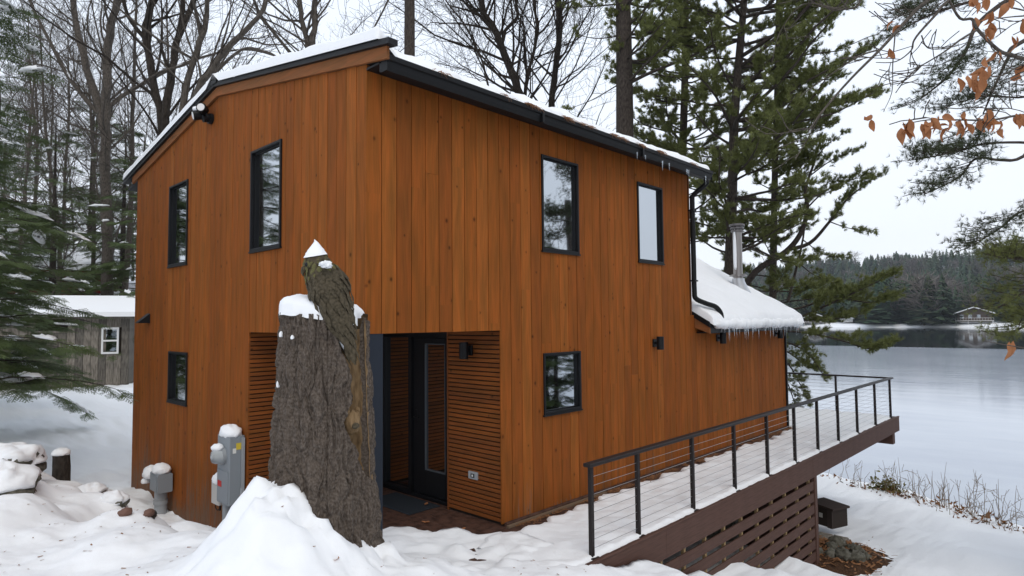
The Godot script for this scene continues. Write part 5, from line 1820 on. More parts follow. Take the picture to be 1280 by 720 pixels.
func build_trees() -> void:
	make_tuft()
	var wood_group := "bare trees behind the house"
	# multi-stemmed trees rising behind the gable
	bare_tree("bare_tree", "forked bare tree with snow in its crotch rising above the hemlock boughs", wood_group, [
		[[Vector3(-26.167, 1.161, -4.246), Vector3(-25.988, 5.977, -4.074), Vector3(-25.892, 9.416, -3.920), Vector3(-25.779, 11.479, -3.880), Vector3(-25.648, 13.990, -3.826), Vector3(-25.044, 15.388, -3.887), Vector3(-24.450, 16.652, -3.948), Vector3(-23.943, 18.815, -3.862)], 0.294, 0.140],
		[[Vector3(-25.841, 10.620, -3.883), Vector3(-25.997, 11.654, -3.661), Vector3(-26.696, 13.536, -3.276), Vector3(-27.215, 15.068, -3.087), Vector3(-27.563, 16.721, -2.914), Vector3(-27.638, 19.202, -2.667)], 0.210, 0.112],
		[[Vector3(-25.961, 11.310, -3.719), Vector3(-26.473, 12.177, -3.170), Vector3(-27.526, 13.311, -2.778), Vector3(-28.505, 14.970, -2.281), Vector3(-29.739, 16.846, -1.801), Vector3(-30.193, 18.559, -1.247)], 0.119, 0.056],
		[[Vector3(-25.696, 11.685, -3.945), Vector3(-25.367, 12.722, -4.876), Vector3(-24.062, 13.988, -6.581), Vector3(-22.687, 14.630, -8.260), Vector3(-21.707, 14.417, -9.623)], 0.105, 0.028]], M.bark_grey, 5, 3, 0.9)
	bare_tree("bare_tree", "clump of dark bare stems rising behind the low eave of the gable", wood_group, [
		[[Vector3(-10.082, 4.937, -1.319), Vector3(-10.028, 6.810, -1.237), Vector3(-10.133, 7.989, -1.052), Vector3(-10.190, 8.792, -0.941), Vector3(-10.066, 9.576, -1.003), Vector3(-9.967, 11.002, -0.996)], 0.115, 0.07],
		[[Vector3(-10.011, 6.007, -1.311), Vector3(-9.942, 7.005, -1.304), Vector3(-9.904, 8.024, -1.407), Vector3(-9.858, 8.877, -1.528), Vector3(-9.679, 9.721, -1.777), Vector3(-9.382, 10.811, -1.982)], 0.11, 0.06],
		[[Vector3(-9.858, 8.877, -1.528), Vector3(-9.982, 9.775, -1.623), Vector3(-10.113, 11.121, -1.541)], 0.07, 0.05],
		[[Vector3(-10.182, 8.685, -0.957), Vector3(-10.234, 9.126, -0.600), Vector3(-10.219, 9.776, -0.429)], 0.06, 0.03]], M.bark_dark, 9, 3, 0.9)
	bare_tree("bare_tree", "pale grey bare tree with leaning snowy limbs close behind the gable peak", wood_group, [
		[[Vector3(-8.739, 5.412, -1.181), Vector3(-8.594, 6.852, -1.217), Vector3(-8.396, 7.843, -1.335), Vector3(-8.217, 8.388, -1.467), Vector3(-8.165, 8.752, -1.490), Vector3(-8.064, 9.711, -1.517)], 0.095, 0.05],
		[[Vector3(-8.536, 6.238, -1.316), Vector3(-8.261, 7.110, -1.377), Vector3(-7.939, 7.495, -1.518), Vector3(-7.582, 7.921, -1.689), Vector3(-6.990, 8.513, -2.073), Vector3(-6.682, 9.099, -2.186), Vector3(-6.410, 10.051, -2.377)], 0.088, 0.04],
		[[Vector3(-7.653, 7.413, -1.520), Vector3(-7.176, 7.799, -1.809), Vector3(-6.758, 7.719, -2.074), Vector3(-6.424, 7.494, -2.408)], 0.04, 0.015],
		[[Vector3(-8.423, 7.777, -1.314), Vector3(-8.643, 7.664, -1.112), Vector3(-9.020, 7.608, -0.896), Vector3(-9.570, 7.284, -0.533)], 0.035, 0.02]], M.bark_grey, 12, 3, 1.0)
	bare_tree("bare_tree", "twin stemmed bare tree standing behind the middle of the gable slope", wood_group, [
		[[Vector3(-8.545, 7.190, -4.004), Vector3(-8.488, 8.871, -3.939), Vector3(-8.558, 9.503, -3.828), Vector3(-8.590, 10.058, -3.758), Vector3(-8.644, 11.397, -3.611)], 0.085, 0.05],
		[[Vector3(-8.491, 8.145, -3.988), Vector3(-8.415, 8.947, -4.003), Vector3(-8.321, 9.863, -4.028), Vector3(-8.201, 11.391, -4.033)], 0.10, 0.06],
		[[Vector3(-8.541, 7.955, -3.954), Vector3(-8.611, 8.694, -3.558), Vector3(-8.911, 9.564, -2.934), Vector3(-8.842, 10.311, -2.670)], 0.05, 0.03],
		[[Vector3(-8.776, 7.941, -4.423), Vector3(-8.427, 8.846, -5.105), Vector3(-8.113, 9.941, -5.603), Vector3(-7.618, 11.159, -5.988)], 0.04, 0.02]], M.bark_grey, 15, 3, 1.0)
	bare_tree("bare_tree", "leaning bare tree with a snowy fork behind the middle of the roof", wood_group, [
		[[Vector3(-8.408, 8.111, -11.675), Vector3(-8.579, 9.889, -11.385), Vector3(-8.769, 10.754, -11.142), Vector3(-9.012, 11.724, -10.842), Vector3(-9.216, 12.275, -10.608), Vector3(-9.344, 12.825, -10.447), Vector3(-9.505, 14.395, -10.182)], 0.171, 0.096],
		[[Vector3(-8.875, 11.382, -10.997), Vector3(-8.781, 11.825, -11.055), Vector3(-8.478, 12.265, -11.312), Vector3(-8.493, 12.814, -11.259), Vector3(-8.381, 14.119, -11.273)], 0.068, 0.048],
		[[Vector3(-9.148, 12.091, -10.686), Vector3(-9.357, 12.303, -10.099), Vector3(-9.699, 12.402, -9.379)], 0.055, 0.021]], M.bark_dark, 18, 3, 1.0)
	bare_tree("bare_tree", "thin bare tree with spreading twigs between the leaning tree and the straight trunk", wood_group, [
		[[Vector3(-8.525, 7.590, -11.600), Vector3(-8.392, 9.835, -11.567), Vector3(-8.313, 10.356, -11.605), Vector3(-8.172, 11.007, -11.693), Vector3(-8.023, 11.842, -11.776), Vector3(-8.076, 12.809, -11.656), Vector3(-8.067, 14.376, -11.553)], 0.077, 0.045],
		[[Vector3(-8.050, 11.633, -11.764), Vector3(-7.769, 12.021, -12.005), Vector3(-7.452, 12.801, -12.251)], 0.045, 0.026],
		[[Vector3(-8.246, 10.590, -11.652), Vector3(-7.952, 9.933, -11.979), Vector3(-7.776, 9.618, -12.169)], 0.038, 0.026]], M.bark_dark, 21, 3, 1.1)
	bare_tree("bare_tree", "straight dark bare trunk standing left of the big pine above the roof", wood_group, [
		[[Vector3(-8.244, 6.639, -12.627), Vector3(-8.096, 9.661, -12.552), Vector3(-7.950, 10.837, -12.608), Vector3(-7.826, 11.932, -12.648), Vector3(-7.817, 13.056, -12.577), Vector3(-7.754, 15.464, -12.465)], 0.136, 0.105]], M.bark_dark, 24, 3, 0.7)
	bare_tree("bare_tree", "slender bare sapling arching over the roof snow", wood_group, [
		[[Vector3(-8.590, 8.338, -10.102), Vector3(-8.611, 9.978, -9.965), Vector3(-8.789, 10.875, -9.732), Vector3(-9.047, 11.599, -9.435), Vector3(-9.363, 12.225, -9.090), Vector3(-9.687, 13.074, -8.721)], 0.048, 0.022]], M.bark_dark, 27, 2, 1.0)
	# straight conifer trunk over the corner of the roof
	var nowhere := func(_f: float, _d: Vector3) -> float: return 1.6 * _f * _f
	pine_tree("straight dark trunk rising directly behind the near corner of the roof", "pines behind the house", [Vector3(-7.829, 1.985, -6.440), Vector3(-7.527, 9.118, -6.220), Vector3(-7.449, 10.952, -6.163), Vector3(-7.257, 15.844, -5.998)], 0.155, 0.12, 9.5, nowhere, 31, M.pine_dark, 0.8, 1.2)
	# big pines at the lake end
	var wide := func(f: float, d: Vector3) -> float: return lerpf(3.2, 1.4, f) * (1.0 if f > 0.30 else 0.7)
	pine_tree("big pine trunk behind the roof with one long snowy limb", "pines behind the house", [Vector3(-5.084, 1.643, -12.120), Vector3(-4.846, 7.671, -11.918), Vector3(-4.755, 10.221, -11.823), Vector3(-4.670, 13.003, -11.705), Vector3(-4.439, 19.263, -11.480)], 0.30, 0.18, 7.0, func(f: float, d: Vector3) -> float: return 2.6 if d.dot(Vector3(0.7, 0, -0.7)) > 0.15 else (1.3 if f > 0.75 else 0.6), 33, M.pine, 0.8, 1.15, [
		[[Vector3(-4.632, 9.155, -11.850), Vector3(-4.017, 9.380, -12.102), Vector3(-3.145, 9.680, -12.579), Vector3(-2.294, 10.062, -13.044), Vector3(-1.801, 10.322, -13.494)], 0.055, 0.55, 0.8],
		[[Vector3(-4.841, 10.570, -11.716), Vector3(-5.400, 10.561, -11.350), Vector3(-6.040, 10.812, -11.041)], 0.025, 0.6, 0.5],
		[[Vector3(-4.801, 11.497, -11.688), Vector3(-5.508, 11.550, -11.329), Vector3(-6.378, 11.690, -10.989)], 0.03, 0.3, 0.9],
		[[Vector3(-4.900, 9.179, -11.759), Vector3(-5.356, 8.643, -11.044), Vector3(-5.727, 8.232, -10.222)], 0.02, 0.7, 0.3]])
	pine_tree("tall white pine with a broad dark crown beside the flue pipe", "pines behind the house", [Vector3(-2.917, 0.707, -13.974), Vector3(-2.729, 3.572, -13.949), Vector3(-2.587, 5.750, -13.929), Vector3(-2.440, 8.042, -13.906), Vector3(-2.236, 10.104, -13.953), Vector3(-2.095, 11.478, -13.990), Vector3(-1.941, 13.541, -13.989), Vector3(-1.743, 17.438, -13.901)], 0.19, 0.06, 2.6, func(f: float, d: Vector3) -> float: return (3.4 if f < 0.75 else 3.0) * (1.15 if d.dot(Vector3(0.72, 0, -0.69)) > 0.2 else 0.85) * (0.75 if f < 0.35 else 1.0), 35, M.pine, 1.0, 1.15, [
		[[Vector3(-2.527, 6.781, -13.913), Vector3(-1.866, 7.125, -13.964), Vector3(-1.012, 8.433, -14.132), Vector3(-0.206, 9.002, -14.581), Vector3(0.763, 9.640, -15.459)], 0.06, 0.35, 1.3],
		[[Vector3(-2.536, 6.552, -13.920), Vector3(-1.957, 6.888, -14.448), Vector3(-1.077, 8.024, -15.204), Vector3(-0.227, 8.472, -15.982), Vector3(0.582, 8.737, -16.734)], 0.06, 0.35, 1.4],
		[[Vector3(-2.378, 8.729, -13.916), Vector3(-1.485, 9.435, -14.024), Vector3(-0.541, 10.180, -14.456), Vector3(0.181, 10.731, -14.827)], 0.05, 0.35, 1.3],
		[[Vector3(-2.652, 4.603, -13.948), Vector3(-2.025, 4.313, -13.875), Vector3(-1.285, 3.925, -13.916), Vector3(-0.897, 3.812, -14.293)], 0.03, 0.5, 0.6]])
	pine_tree("dense pine filling the sky between the big trunk and the white pine", "pines behind the house", [Vector3(-6.384, 0.264, -17.617), Vector3(-6.069, 6.708, -17.458), Vector3(-5.798, 11.102, -17.404), Vector3(-5.557, 15.789, -17.299), Vector3(-5.267, 21.647, -17.159)], 0.2, 0.08, 4.5, wide, 37, M.pine, 0.9, 1.3)
	pine_tree("slim pine half hidden behind the white pine", "pines behind the house", [Vector3(-3.153, 0.417, -17.917), Vector3(-2.846, 6.301, -17.791), Vector3(-2.553, 11.382, -17.708), Vector3(-2.265, 17.267, -17.563)], 0.16, 0.05, 4.0, func(f: float, d: Vector3) -> float: return lerpf(2.6, 1.2, f), 39, M.pine, 0.9, 1.3)
	# leaning pine over the lake, its snowy limbs seen one by one
	pine_tree("leaning pine with curved snowy limbs reaching over the lake", "pines behind the house", [Vector3(-3.422, 2.303, -16.145), Vector3(-3.086, 3.700, -16.365), Vector3(-2.184, 4.458, -16.893), Vector3(-1.810, 5.084, -17.205), Vector3(-1.651, 5.814, -17.304), Vector3(-1.662, 6.420, -17.251), Vector3(-1.425, 7.275, -17.416), Vector3(-1.203, 8.206, -17.561)], 0.13, 0.02, 30.0, nowhere, 41, M.pine, 1.0, 1.1, [
		[[Vector3(-2.182, 4.509, -16.892), Vector3(-1.541, 4.668, -17.076), Vector3(-0.967, 5.287, -17.164), Vector3(-0.507, 5.905, -17.281), Vector3(0.097, 6.436, -17.542)], 0.075, 0.45, 1.7],
		[[Vector3(-1.651, 5.814, -17.304), Vector3(-1.117, 6.234, -17.230), Vector3(-0.447, 6.510, -17.295), Vector3(0.311, 6.577, -17.736)], 0.03, 0.3, 1.5],
		[[Vector3(-1.644, 6.420, -17.268), Vector3(-2.022, 7.000, -17.143), Vector3(-2.549, 7.310, -16.896)], 0.02, 0.3, 1.1],
		[[Vector3(-1.554, 6.822, -17.325), Vector3(-0.927, 7.245, -17.477), Vector3(-0.198, 7.529, -17.736)], 0.025, 0.25, 1.4],
		[[Vector3(-1.423, 7.325, -17.414), Vector3(-1.028, 7.770, -17.482), Vector3(-0.537, 8.080, -17.651)], 0.02, 0.1, 1.4],
		[[Vector3(-1.375, 7.577, -17.441), Vector3(-1.705, 7.939, -17.378), Vector3(-2.068, 8.097, -17.021)], 0.015, 0.1, 1.2],
		[[Vector3(-0.967, 5.287, -17.164), Vector3(-0.449, 5.030, -17.122), Vector3(0.175, 4.849, -17.176)], 0.02, 0.35, 1.2],
		[[Vector3(-2.289, 2.874, -17.182), Vector3(-1.922, 4.933, -17.662), Vector3(-1.829, 6.568, -17.910)], 0.05, 0.9, 0.3],
		[[Vector3(-1.855, 4.831, -17.456), Vector3(-1.231, 4.316, -17.396), Vector3(-0.546, 4.163, -17.368)], 0.02, 0.2, 1.3],
		[[Vector3(-1.962, 4.068, -17.410), Vector3(-1.440, 3.648, -17.245), Vector3(-0.901, 3.500, -17.354)], 0.02, 0.2, 1.2],
		[[Vector3(-2.168, 3.561, -17.249), Vector3(-2.539, 3.515, -16.899), Vector3(-2.919, 3.265, -16.555)], 0.02, 0.2, 0.9]])
	# low boughs spreading over the deck end
	pine_tree("low pine boughs spreading over the water behind the deck railing", "pines behind the house", [Vector3(-2.123, -0.426, -14.602), Vector3(-1.978, 1.847, -14.579), Vector3(-1.873, 2.756, -14.614)], 0.14, 0.08, 30.0, nowhere, 43, M.pine, 1.0, 1.05, [
		[[Vector3(-1.896, 2.210, -14.631), Vector3(-1.138, 2.340, -14.611), Vector3(-0.298, 2.717, -14.665), Vector3(0.506, 3.117, -14.821), Vector3(1.056, 3.410, -15.034)], 0.05, 0.35, 1.9],
		[[Vector3(-1.883, 2.528, -14.621), Vector3(-1.102, 2.627, -14.777), Vector3(-0.311, 2.894, -14.930), Vector3(0.448, 2.750, -15.374), Vector3(0.919, 2.873, -15.813)], 0.04, 0.35, 2.0],
		[[Vector3(-1.888, 2.415, -14.625), Vector3(-0.961, 2.294, -14.645), Vector3(-0.113, 2.330, -14.869), Vector3(0.358, 2.452, -15.309)], 0.03, 0.3, 1.8],
		[[Vector3(-1.907, 1.960, -14.639), Vector3(-0.903, 1.976, -14.141), Vector3(0.061, 1.775, -14.203), Vector3(0.692, 1.563, -14.238), Vector3(1.084, 1.648, -14.315)], 0.035, 0.25, 1.9],
		[[Vector3(-1.950, 1.733, -14.614), Vector3(-1.227, 1.639, -14.438), Vector3(-0.745, 1.331, -14.339), Vector3(-0.418, 0.812, -14.396)], 0.03, 0.2, 1.9],
		[[Vector3(-1.964, 1.392, -14.625), Vector3(-1.409, 1.076, -14.595), Vector3(-1.115, 0.540, -14.623), Vector3(-0.939, 0.113, -14.683)], 0.03, 0.2, 2.0],
		[[Vector3(-1.954, 1.619, -14.618), Vector3(-1.552, 1.387, -15.018), Vector3(-1.237, 1.041, -15.342), Vector3(-0.994, 0.924, -15.581)], 0.03, 0.2, 2.0],
		[[Vector3(-1.906, 2.756, -14.583), Vector3(-1.642, 3.162, -14.806), Vector3(-1.226, 3.248, -15.196), Vector3(-0.726, 3.378, -15.663)], 0.03, 0.2, 1.6],
		[[Vector3(-1.974, 1.165, -14.632), Vector3(-1.663, 0.706, -14.960), Vector3(-1.494, 0.021, -15.170), Vector3(-1.448, -0.435, -15.246)], 0.03, 0.1, 1.8]])
	# hemlocks at the hill side
	var h1 := hemlock("nearest hemlock with snow laden boughs reaching in from the edge of the picture", "hemlocks by the shed", Vector3(-7.62, ground_y(-7.62, 2.3), 2.3), 8.5, 2.7, 51, M.hemlock, 0.17, 0.12, 0.19)
	var h2 := hemlock("hemlock whose boughs hang before the shed door", "hemlocks by the shed", Vector3(-12.85, ground_y(-12.85, 2.42) - 0.1, 2.42), 9.0, 3.3, 53, M.hemlock, 0.16, 0.16, 0.26)
	place_copy(h2, Vector3(-24.047, 1.193, -4.879), 2.0, 1.15, "hemlock close behind the corner of the house past the shed", "hemlocks by the shed")
	place_copy(h2, Vector3(-36.246, 0.995, -1.573), 4.0, 1.3, "hemlock at the picture edge beyond the shed", "hemlocks by the shed")
	place_copy(h1, Vector3(-12.260, 0.819, 1.845), 2.4, 1.0, "hemlock reaching in behind the nearest one at the picture edge", "hemlocks by the shed")
	place_copy(h2, Vector3(-17.200, 0.773, 1.015), 0.6, 0.8, "small hemlock with boughs before the plank end of the shed", "hemlocks by the shed")
	place_copy(h2, Vector3(-27.986, 1.185, -2.512), 3.1, 1.25, "hemlock standing behind the shed roof", "hemlocks by the shed")
	place_copy(h1, Vector3(-32.586, 1.309, -6.419), 5.2, 1.3, "hemlock showing between the forked tree and the gable", "hemlocks by the shed")
	place_copy(h2, Vector3(-42.117, 1.615, -7.000), 1.0, 1.5, "hemlock on the slope behind the red cabin", "hemlocks by the shed")
	# slender trunks on the hillside
	var r := RandomNumberGenerator.new()
	r.seed = 61
	var saps := []
	for k in 3:
		var f := Vector3(-30, 0, -8 - k)
		var top := Vector3(r.randfn() * 0.6, 13.0 + 2.0 * k, r.randfn() * 0.6)
		saps.append(bare_tree("slender_tree", "slender bare tree in the thin wood beyond the shed", "slender trees on the hillside", [[[f, f + top * 0.35 + jitter(r, 0.2), f + top * 0.7 + jitter(r, 0.3), f + top], 0.10 + 0.03 * k, 0.03]], M.bark_grey, 63 + k, 3, 1.1, false))
	var spots := [Vector3(-25.185, 2.550, -0.934), Vector3(-38.350, 2.620, -4.985), Vector3(-54.705, 2.730, -5.995), Vector3(-62.076, 2.725, -15.569), Vector3(-84.070, 2.925, -8.438), Vector3(-81.856, 2.855, -17.465), Vector3(-32.986, 2.601, -1.798), Vector3(-41.993, 2.650, -4.278), Vector3(-31.380, 2.580, -3.329), Vector3(-47.525, 2.671, -7.305), Vector3(-34.836, 2.591, -5.568), Vector3(-29.164, 2.551, -5.441), Vector3(-46.819, 2.645, -10.746), Vector3(-62.315, 2.770, -8.425), Vector3(-70.108, 2.829, -7.913), Vector3(-61.710, 2.737, -13.151), Vector3(-34.860, 2.575, -8.311), Vector3(-46.862, 2.629, -13.471), Vector3(-52.336, 2.725, -4.103), Vector3(-68.323, 2.789, -12.381), Vector3(-52.667, 2.645, -17.621), Vector3(-35.057, 2.544, -13.657), Vector3(-53.490, 2.614, -23.753), Vector3(-24.948, 2.463, -14.993), Vector3(-36.226, 2.492, -23.609), Vector3(-26.009, 2.427, -22.281), Vector3(-34.152, 2.431, -31.119), Vector3(-17.787, 2.337, -27.352), Vector3(-27.532, 2.320, -41.578), Vector3(-31.887, 2.335, -44.344), Vector3(-32.864, 2.389, -36.496), Vector3(-18.477, 2.287, -36.376), Vector3(-45.181, 2.506, -31.673), Vector3(-36.639, 2.530, -17.682)]
	for k in spots.size():
		var p: Vector3 = spots[k]
		p.y = ground_y(p.x, p.z) - 0.2
		if k < 3:
			saps[k].position = p
		else:
			place_copy(saps[k % 3], p, r.randf() * TAU, r.randf_range(0.8, 1.25), "slender bare tree in the thin wood beyond the shed" if k < 21 else ("slender bare tree far behind the gable peak" if k < 27 else "slender bare tree far behind the long roof slope"), "slender trees on the hillside")

func build_right_side() -> void:
	var group := "trees leaning in from the shore"
	# pine at the shore, outside the picture, its boughs hang into view
	pine_tree("dark pine boughs hanging in from the upper edge of the picture over the lake", group, [Vector3(6.053, -2.791, -13.086), Vector3(6.225, 3.655, -12.790), Vector3(6.361, 9.261, -12.520), Vector3(6.496, 14.867, -12.251)], 0.17, 0.08, 30.0, func(_f: float, _d: Vector3) -> float: return 0.0, 71, M.pine_dark, 1.0, 0.8, [
		[[Vector3(6.316, 7.019, -12.638), Vector3(4.914, 8.163, -10.529), Vector3(4.259, 7.449, -9.265), Vector3(4.042, 7.163, -8.803), Vector3(3.831, 6.786, -8.352), Vector3(3.725, 6.391, -8.140), Vector3(3.616, 6.098, -7.920), Vector3(3.477, 5.835, -7.667), Vector3(3.246, 5.543, -7.330)], 0.05, 0.55, 1.5],
		[[Vector3(6.328, 7.299, -12.629), Vector3(4.808, 8.084, -10.573), Vector3(3.795, 7.391, -8.827), Vector3(3.268, 7.048, -8.074), Vector3(2.894, 6.652, -7.470)], 0.04, 0.35, 1.5],
		[[Vector3(6.328, 7.299, -12.629), Vector3(5.073, 7.405, -10.873), Vector3(4.254, 6.684, -9.315), Vector3(4.145, 6.375, -8.957), Vector3(4.036, 5.964, -8.605), Vector3(3.881, 5.388, -8.223)], 0.05, 0.5, 1.2],
		[[Vector3(6.257, 5.618, -12.681), Vector3(4.729, 5.467, -9.854), Vector3(4.279, 4.798, -8.920), Vector3(4.034, 4.691, -8.418), Vector3(3.803, 4.668, -7.923), Vector3(3.638, 4.345, -7.512), Vector3(3.312, 4.070, -6.945)], 0.035, 0.55, 1.7],
		[[Vector3(6.257, 5.618, -12.681), Vector3(4.898, 5.083, -10.042), Vector3(4.244, 5.007, -8.871), Vector3(3.884, 4.906, -8.121), Vector3(3.629, 4.713, -7.477), Vector3(3.210, 4.554, -6.814)], 0.03, 0.6, 1.8],
		[[Vector3(6.174, 3.656, -12.742), Vector3(4.849, 3.936, -10.077), Vector3(4.289, 3.979, -8.988), Vector3(3.991, 3.673, -8.449), Vector3(3.706, 3.380, -7.923)], 0.03, 0.55, 1.7],
		[[Vector3(6.316, 7.019, -12.638), Vector3(5.228, 6.419, -10.953), Vector3(4.376, 5.854, -9.491), Vector3(3.862, 5.756, -8.593), Vector3(3.442, 5.510, -7.934)], 0.03, 0.5, 1.5],
		[[Vector3(6.352, 7.859, -12.612), Vector3(4.925, 8.430, -10.521), Vector3(3.996, 7.771, -8.992), Vector3(3.387, 7.246, -8.035), Vector3(3.065, 6.968, -7.471)], 0.04, 0.5, 1.5]])
	pine_tree("green pine bough close to the picture edge above the far cabin", group, [Vector3(6.799, -2.848, -12.431), Vector3(6.830, 2.254, -12.098), Vector3(6.900, 6.080, -11.891)], 0.15, 0.1, 30.0, func(_f: float, _d: Vector3) -> float: return 0.0, 73, M.pine, 1.15, 0.84, [
		[[Vector3(6.868, 3.146, -12.070), Vector3(5.378, 3.129, -10.016), Vector3(4.595, 2.937, -8.855), Vector3(4.258, 2.700, -8.344), Vector3(3.975, 2.471, -7.870)], 0.045, 0.45, 1.5],
		[[Vector3(6.863, 3.019, -12.074), Vector3(5.362, 2.764, -10.027), Vector3(4.572, 2.407, -8.872), Vector3(4.280, 2.237, -8.398), Vector3(4.016, 2.072, -7.937)], 0.045, 0.45, 1.6],
		[[Vector3(6.884, 3.529, -12.058), Vector3(5.393, 3.494, -10.005), Vector3(4.608, 3.255, -8.845), Vector3(4.319, 3.163, -8.370), Vector3(3.965, 3.211, -7.808)], 0.04, 0.5, 1.6],
		[[Vector3(6.884, 3.529, -12.058), Vector3(5.580, 3.735, -10.165), Vector3(4.706, 3.560, -8.917), Vector3(4.388, 3.394, -8.419), Vector3(4.197, 3.230, -8.027)], 0.035, 0.5, 1.5]])
	# young hemlocks added out of view to darken what the lower window mirrors
	for b in [[Vector3(7.6, 0, -11.3), 7.4, 101, "added unseen young hemlock on the bank past the picture edge, nearest the deck"], [Vector3(8.9, 0, -9.6), 7.0, 102, "added unseen young hemlock on the bank past the picture edge, nearest the drive"], [Vector3(6.1, 0, -10.3), 6.0, 103, "smallest added unseen hemlock on the bank past the picture edge"], [Vector3(9.6, 0, -12.0), 7.8, 104, "tallest added unseen hemlock on the bank past the picture edge"]]:
		var f: Vector3 = b[0]
		f.y = ground_y(f.x, f.z) - 0.1
		hemlock(b[3], group, f, b[1], 1.9, b[2], M.hemlock, 0.05, 0.05, 0.11)
	# bare trees on the bank beside the drive, mirrored in the lakeward windows
	for b in [[Vector3(6.9, 0, -11.2), 95, "bare tree on the bank past the picture edge, nearest the deck"], [Vector3(10.5, 0, -13.0), 97, "bare tree on the bank past the picture edge, furthest along the shore"], [Vector3(9.0, 0, -7.0), 98, "bare tree on the bank past the picture edge, beside the beech"]]:
		var f: Vector3 = b[0]
		f.y = ground_y(f.x, f.z) - 0.2
		bare_tree("bare_tree", b[2], group, [[[f, f + Vector3(0.3, 3.0, 0.1), f + Vector3(0.5, 6.0, -0.3), f + Vector3(1.2, 10.5, 0.2)], 0.12, 0.03], [[f + Vector3(0.3, 3.0, 0.1), f + Vector3(1.3, 5.5, 0.9), f + Vector3(1.8, 8.5, 1.4)], 0.07, 0.02]], M.bark_dark, b[1], 3, 0.8, false)
	# beech twigs with last year's leaves, close by
	var foot := Vector3(5.35, ground_y(5.35, -5.65) - 0.3, -5.65)
	var be := base("beech_tree", foot, "bare beech branches holding a few dead orange leaves against the sky", "tree", group)
	var tb := MB.new()
	tb.tube(smooth([Vector3(0, 0, 0), Vector3(0.02, 3.0, 0.02), Vector3(0.04, 6.0, 0.03), Vector3(0.05, 9.5, -0.05)], 4), PackedFloat32Array([0.11, 0.10, 0.095, 0.09, 0.085, 0.08, 0.075, 0.07, 0.06, 0.05, 0.045, 0.04, 0.03]), 12)
	put(tb, "trunk", M.bark_grey, be)
	var bm := MB.new()
	var rr := RandomNumberGenerator.new()
	rr.seed = 81
	for b in [
		[[Vector3(5.389, 6.675, -5.695), Vector3(4.498, 6.030, -4.340), Vector3(4.073, 5.181, -3.166), Vector3(3.975, 4.992, -2.947), Vector3(3.900, 4.808, -2.751), Vector3(3.819, 4.615, -2.549), Vector3(3.661, 4.337, -2.280), Vector3(3.513, 4.041, -2.022), Vector3(3.416, 3.867, -1.943)], 0.022, 0.006],
		[[Vector3(3.819, 4.615, -2.549), Vector3(3.694, 4.563, -2.434), Vector3(3.517, 4.417, -2.276), Vector3(3.313, 4.230, -2.095)], 0.008, 0.003],
		[[Vector3(3.894, 4.794, -2.747), Vector3(3.868, 4.533, -2.741), Vector3(3.853, 4.293, -2.743), Vector3(3.791, 4.121, -2.696)], 0.006, 0.002],
		[[Vector3(5.386, 6.591, -5.698), Vector3(4.552, 5.950, -4.397), Vector3(4.191, 5.230, -3.413), Vector3(4.120, 5.052, -3.219), Vector3(4.030, 4.851, -3.010), Vector3(3.985, 4.768, -2.973), Vector3(3.967, 4.691, -2.961), Vector3(3.889, 4.554, -2.759), Vector3(3.764, 4.548, -2.640)], 0.016, 0.003],
		[[Vector3(4.191, 5.230, -3.413), Vector3(4.258, 5.062, -3.488), Vector3(4.336, 5.054, -3.564), Vector3(4.369, 4.959, -3.602), Vector3(4.482, 4.818, -3.858), Vector3(4.556, 4.814, -4.067), Vector3(4.749, 4.800, -4.390), Vector3(5.325, 5.162, -5.742)], 0.010, 0.02],
		[[Vector3(4.369, 4.959, -3.602), Vector3(4.265, 4.822, -3.374), Vector3(4.174, 4.674, -3.160), Vector3(4.012, 4.497, -2.879), Vector3(3.899, 4.425, -2.639)], 0.011, 0.003],
		[[Vector3(4.038, 4.823, -3.020), Vector3(4.074, 4.711, -3.062), Vector3(4.201, 4.709, -3.183), Vector3(4.341, 4.763, -3.312)], 0.006, 0.003],
		[[Vector3(5.413, 4.505, -5.596), Vector3(4.910, 4.171, -4.035), Vector3(4.679, 3.955, -3.000), Vector3(4.540, 3.857, -2.599), Vector3(4.379, 3.828, -2.309), Vector3(4.225, 3.799, -2.026), Vector3(4.088, 3.765, -1.898)], 0.012, 0.003],
		[[Vector3(5.427, 4.831, -5.586), Vector3(4.932, 4.437, -3.760), Vector3(4.742, 4.362, -3.032), Vector3(4.599, 4.192, -2.631), Vector3(4.502, 4.174, -2.402)], 0.012, 0.003],
		[[Vector3(5.437, 5.075, -5.579), Vector3(4.953, 4.932, -3.745), Vector3(4.735, 4.745, -2.998), Vector3(4.573, 4.627, -2.575)], 0.012, 0.003],
		[[Vector3(5.295, 2.002, -5.109), Vector3(4.880, 2.043, -3.881), Vector3(4.669, 2.095, -3.124), Vector3(4.553, 2.127, -2.872), Vector3(4.425, 2.170, -2.609)], 0.009, 0.002],
		[[Vector3(3.293, 5.966, -3.197), Vector3(3.580, 5.288, -2.966), Vector3(3.443, 5.201, -2.841), Vector3(3.337, 5.232, -2.738), Vector3(3.185, 5.441, -2.578)], 0.012, 0.004],
		[[Vector3(4.073, 5.181, -3.166), Vector3(3.610, 5.310, -2.854), Vector3(3.472, 5.167, -2.733), Vector3(3.204, 5.256, -2.609), Vector3(3.032, 4.999, -2.464), Vector3(2.966, 4.705, -2.422)], 0.010, 0.002]]:
		var loc := []
		for q in b[0]: loc.append(q - foot)
		var pts := smooth(loc, 4)
		var rad := PackedFloat32Array()
		for i in pts.size(): rad.append(lerpf(b[1], b[2], float(i) / (pts.size() - 1)))
		bm.tube(pts, rad, 7)
		for k in (5 if b[1] > 0.0095 else 0):
			var i := 4 + rr.randi() % (pts.size() - 5)
			var td := (pts[i] - pts[i - 1]).normalized()
			sprout(bm, pts[i], td + jitter(rr, 0.55), rr.randf_range(0.15, 0.5), 0.0035, 1, rr, -0.2)
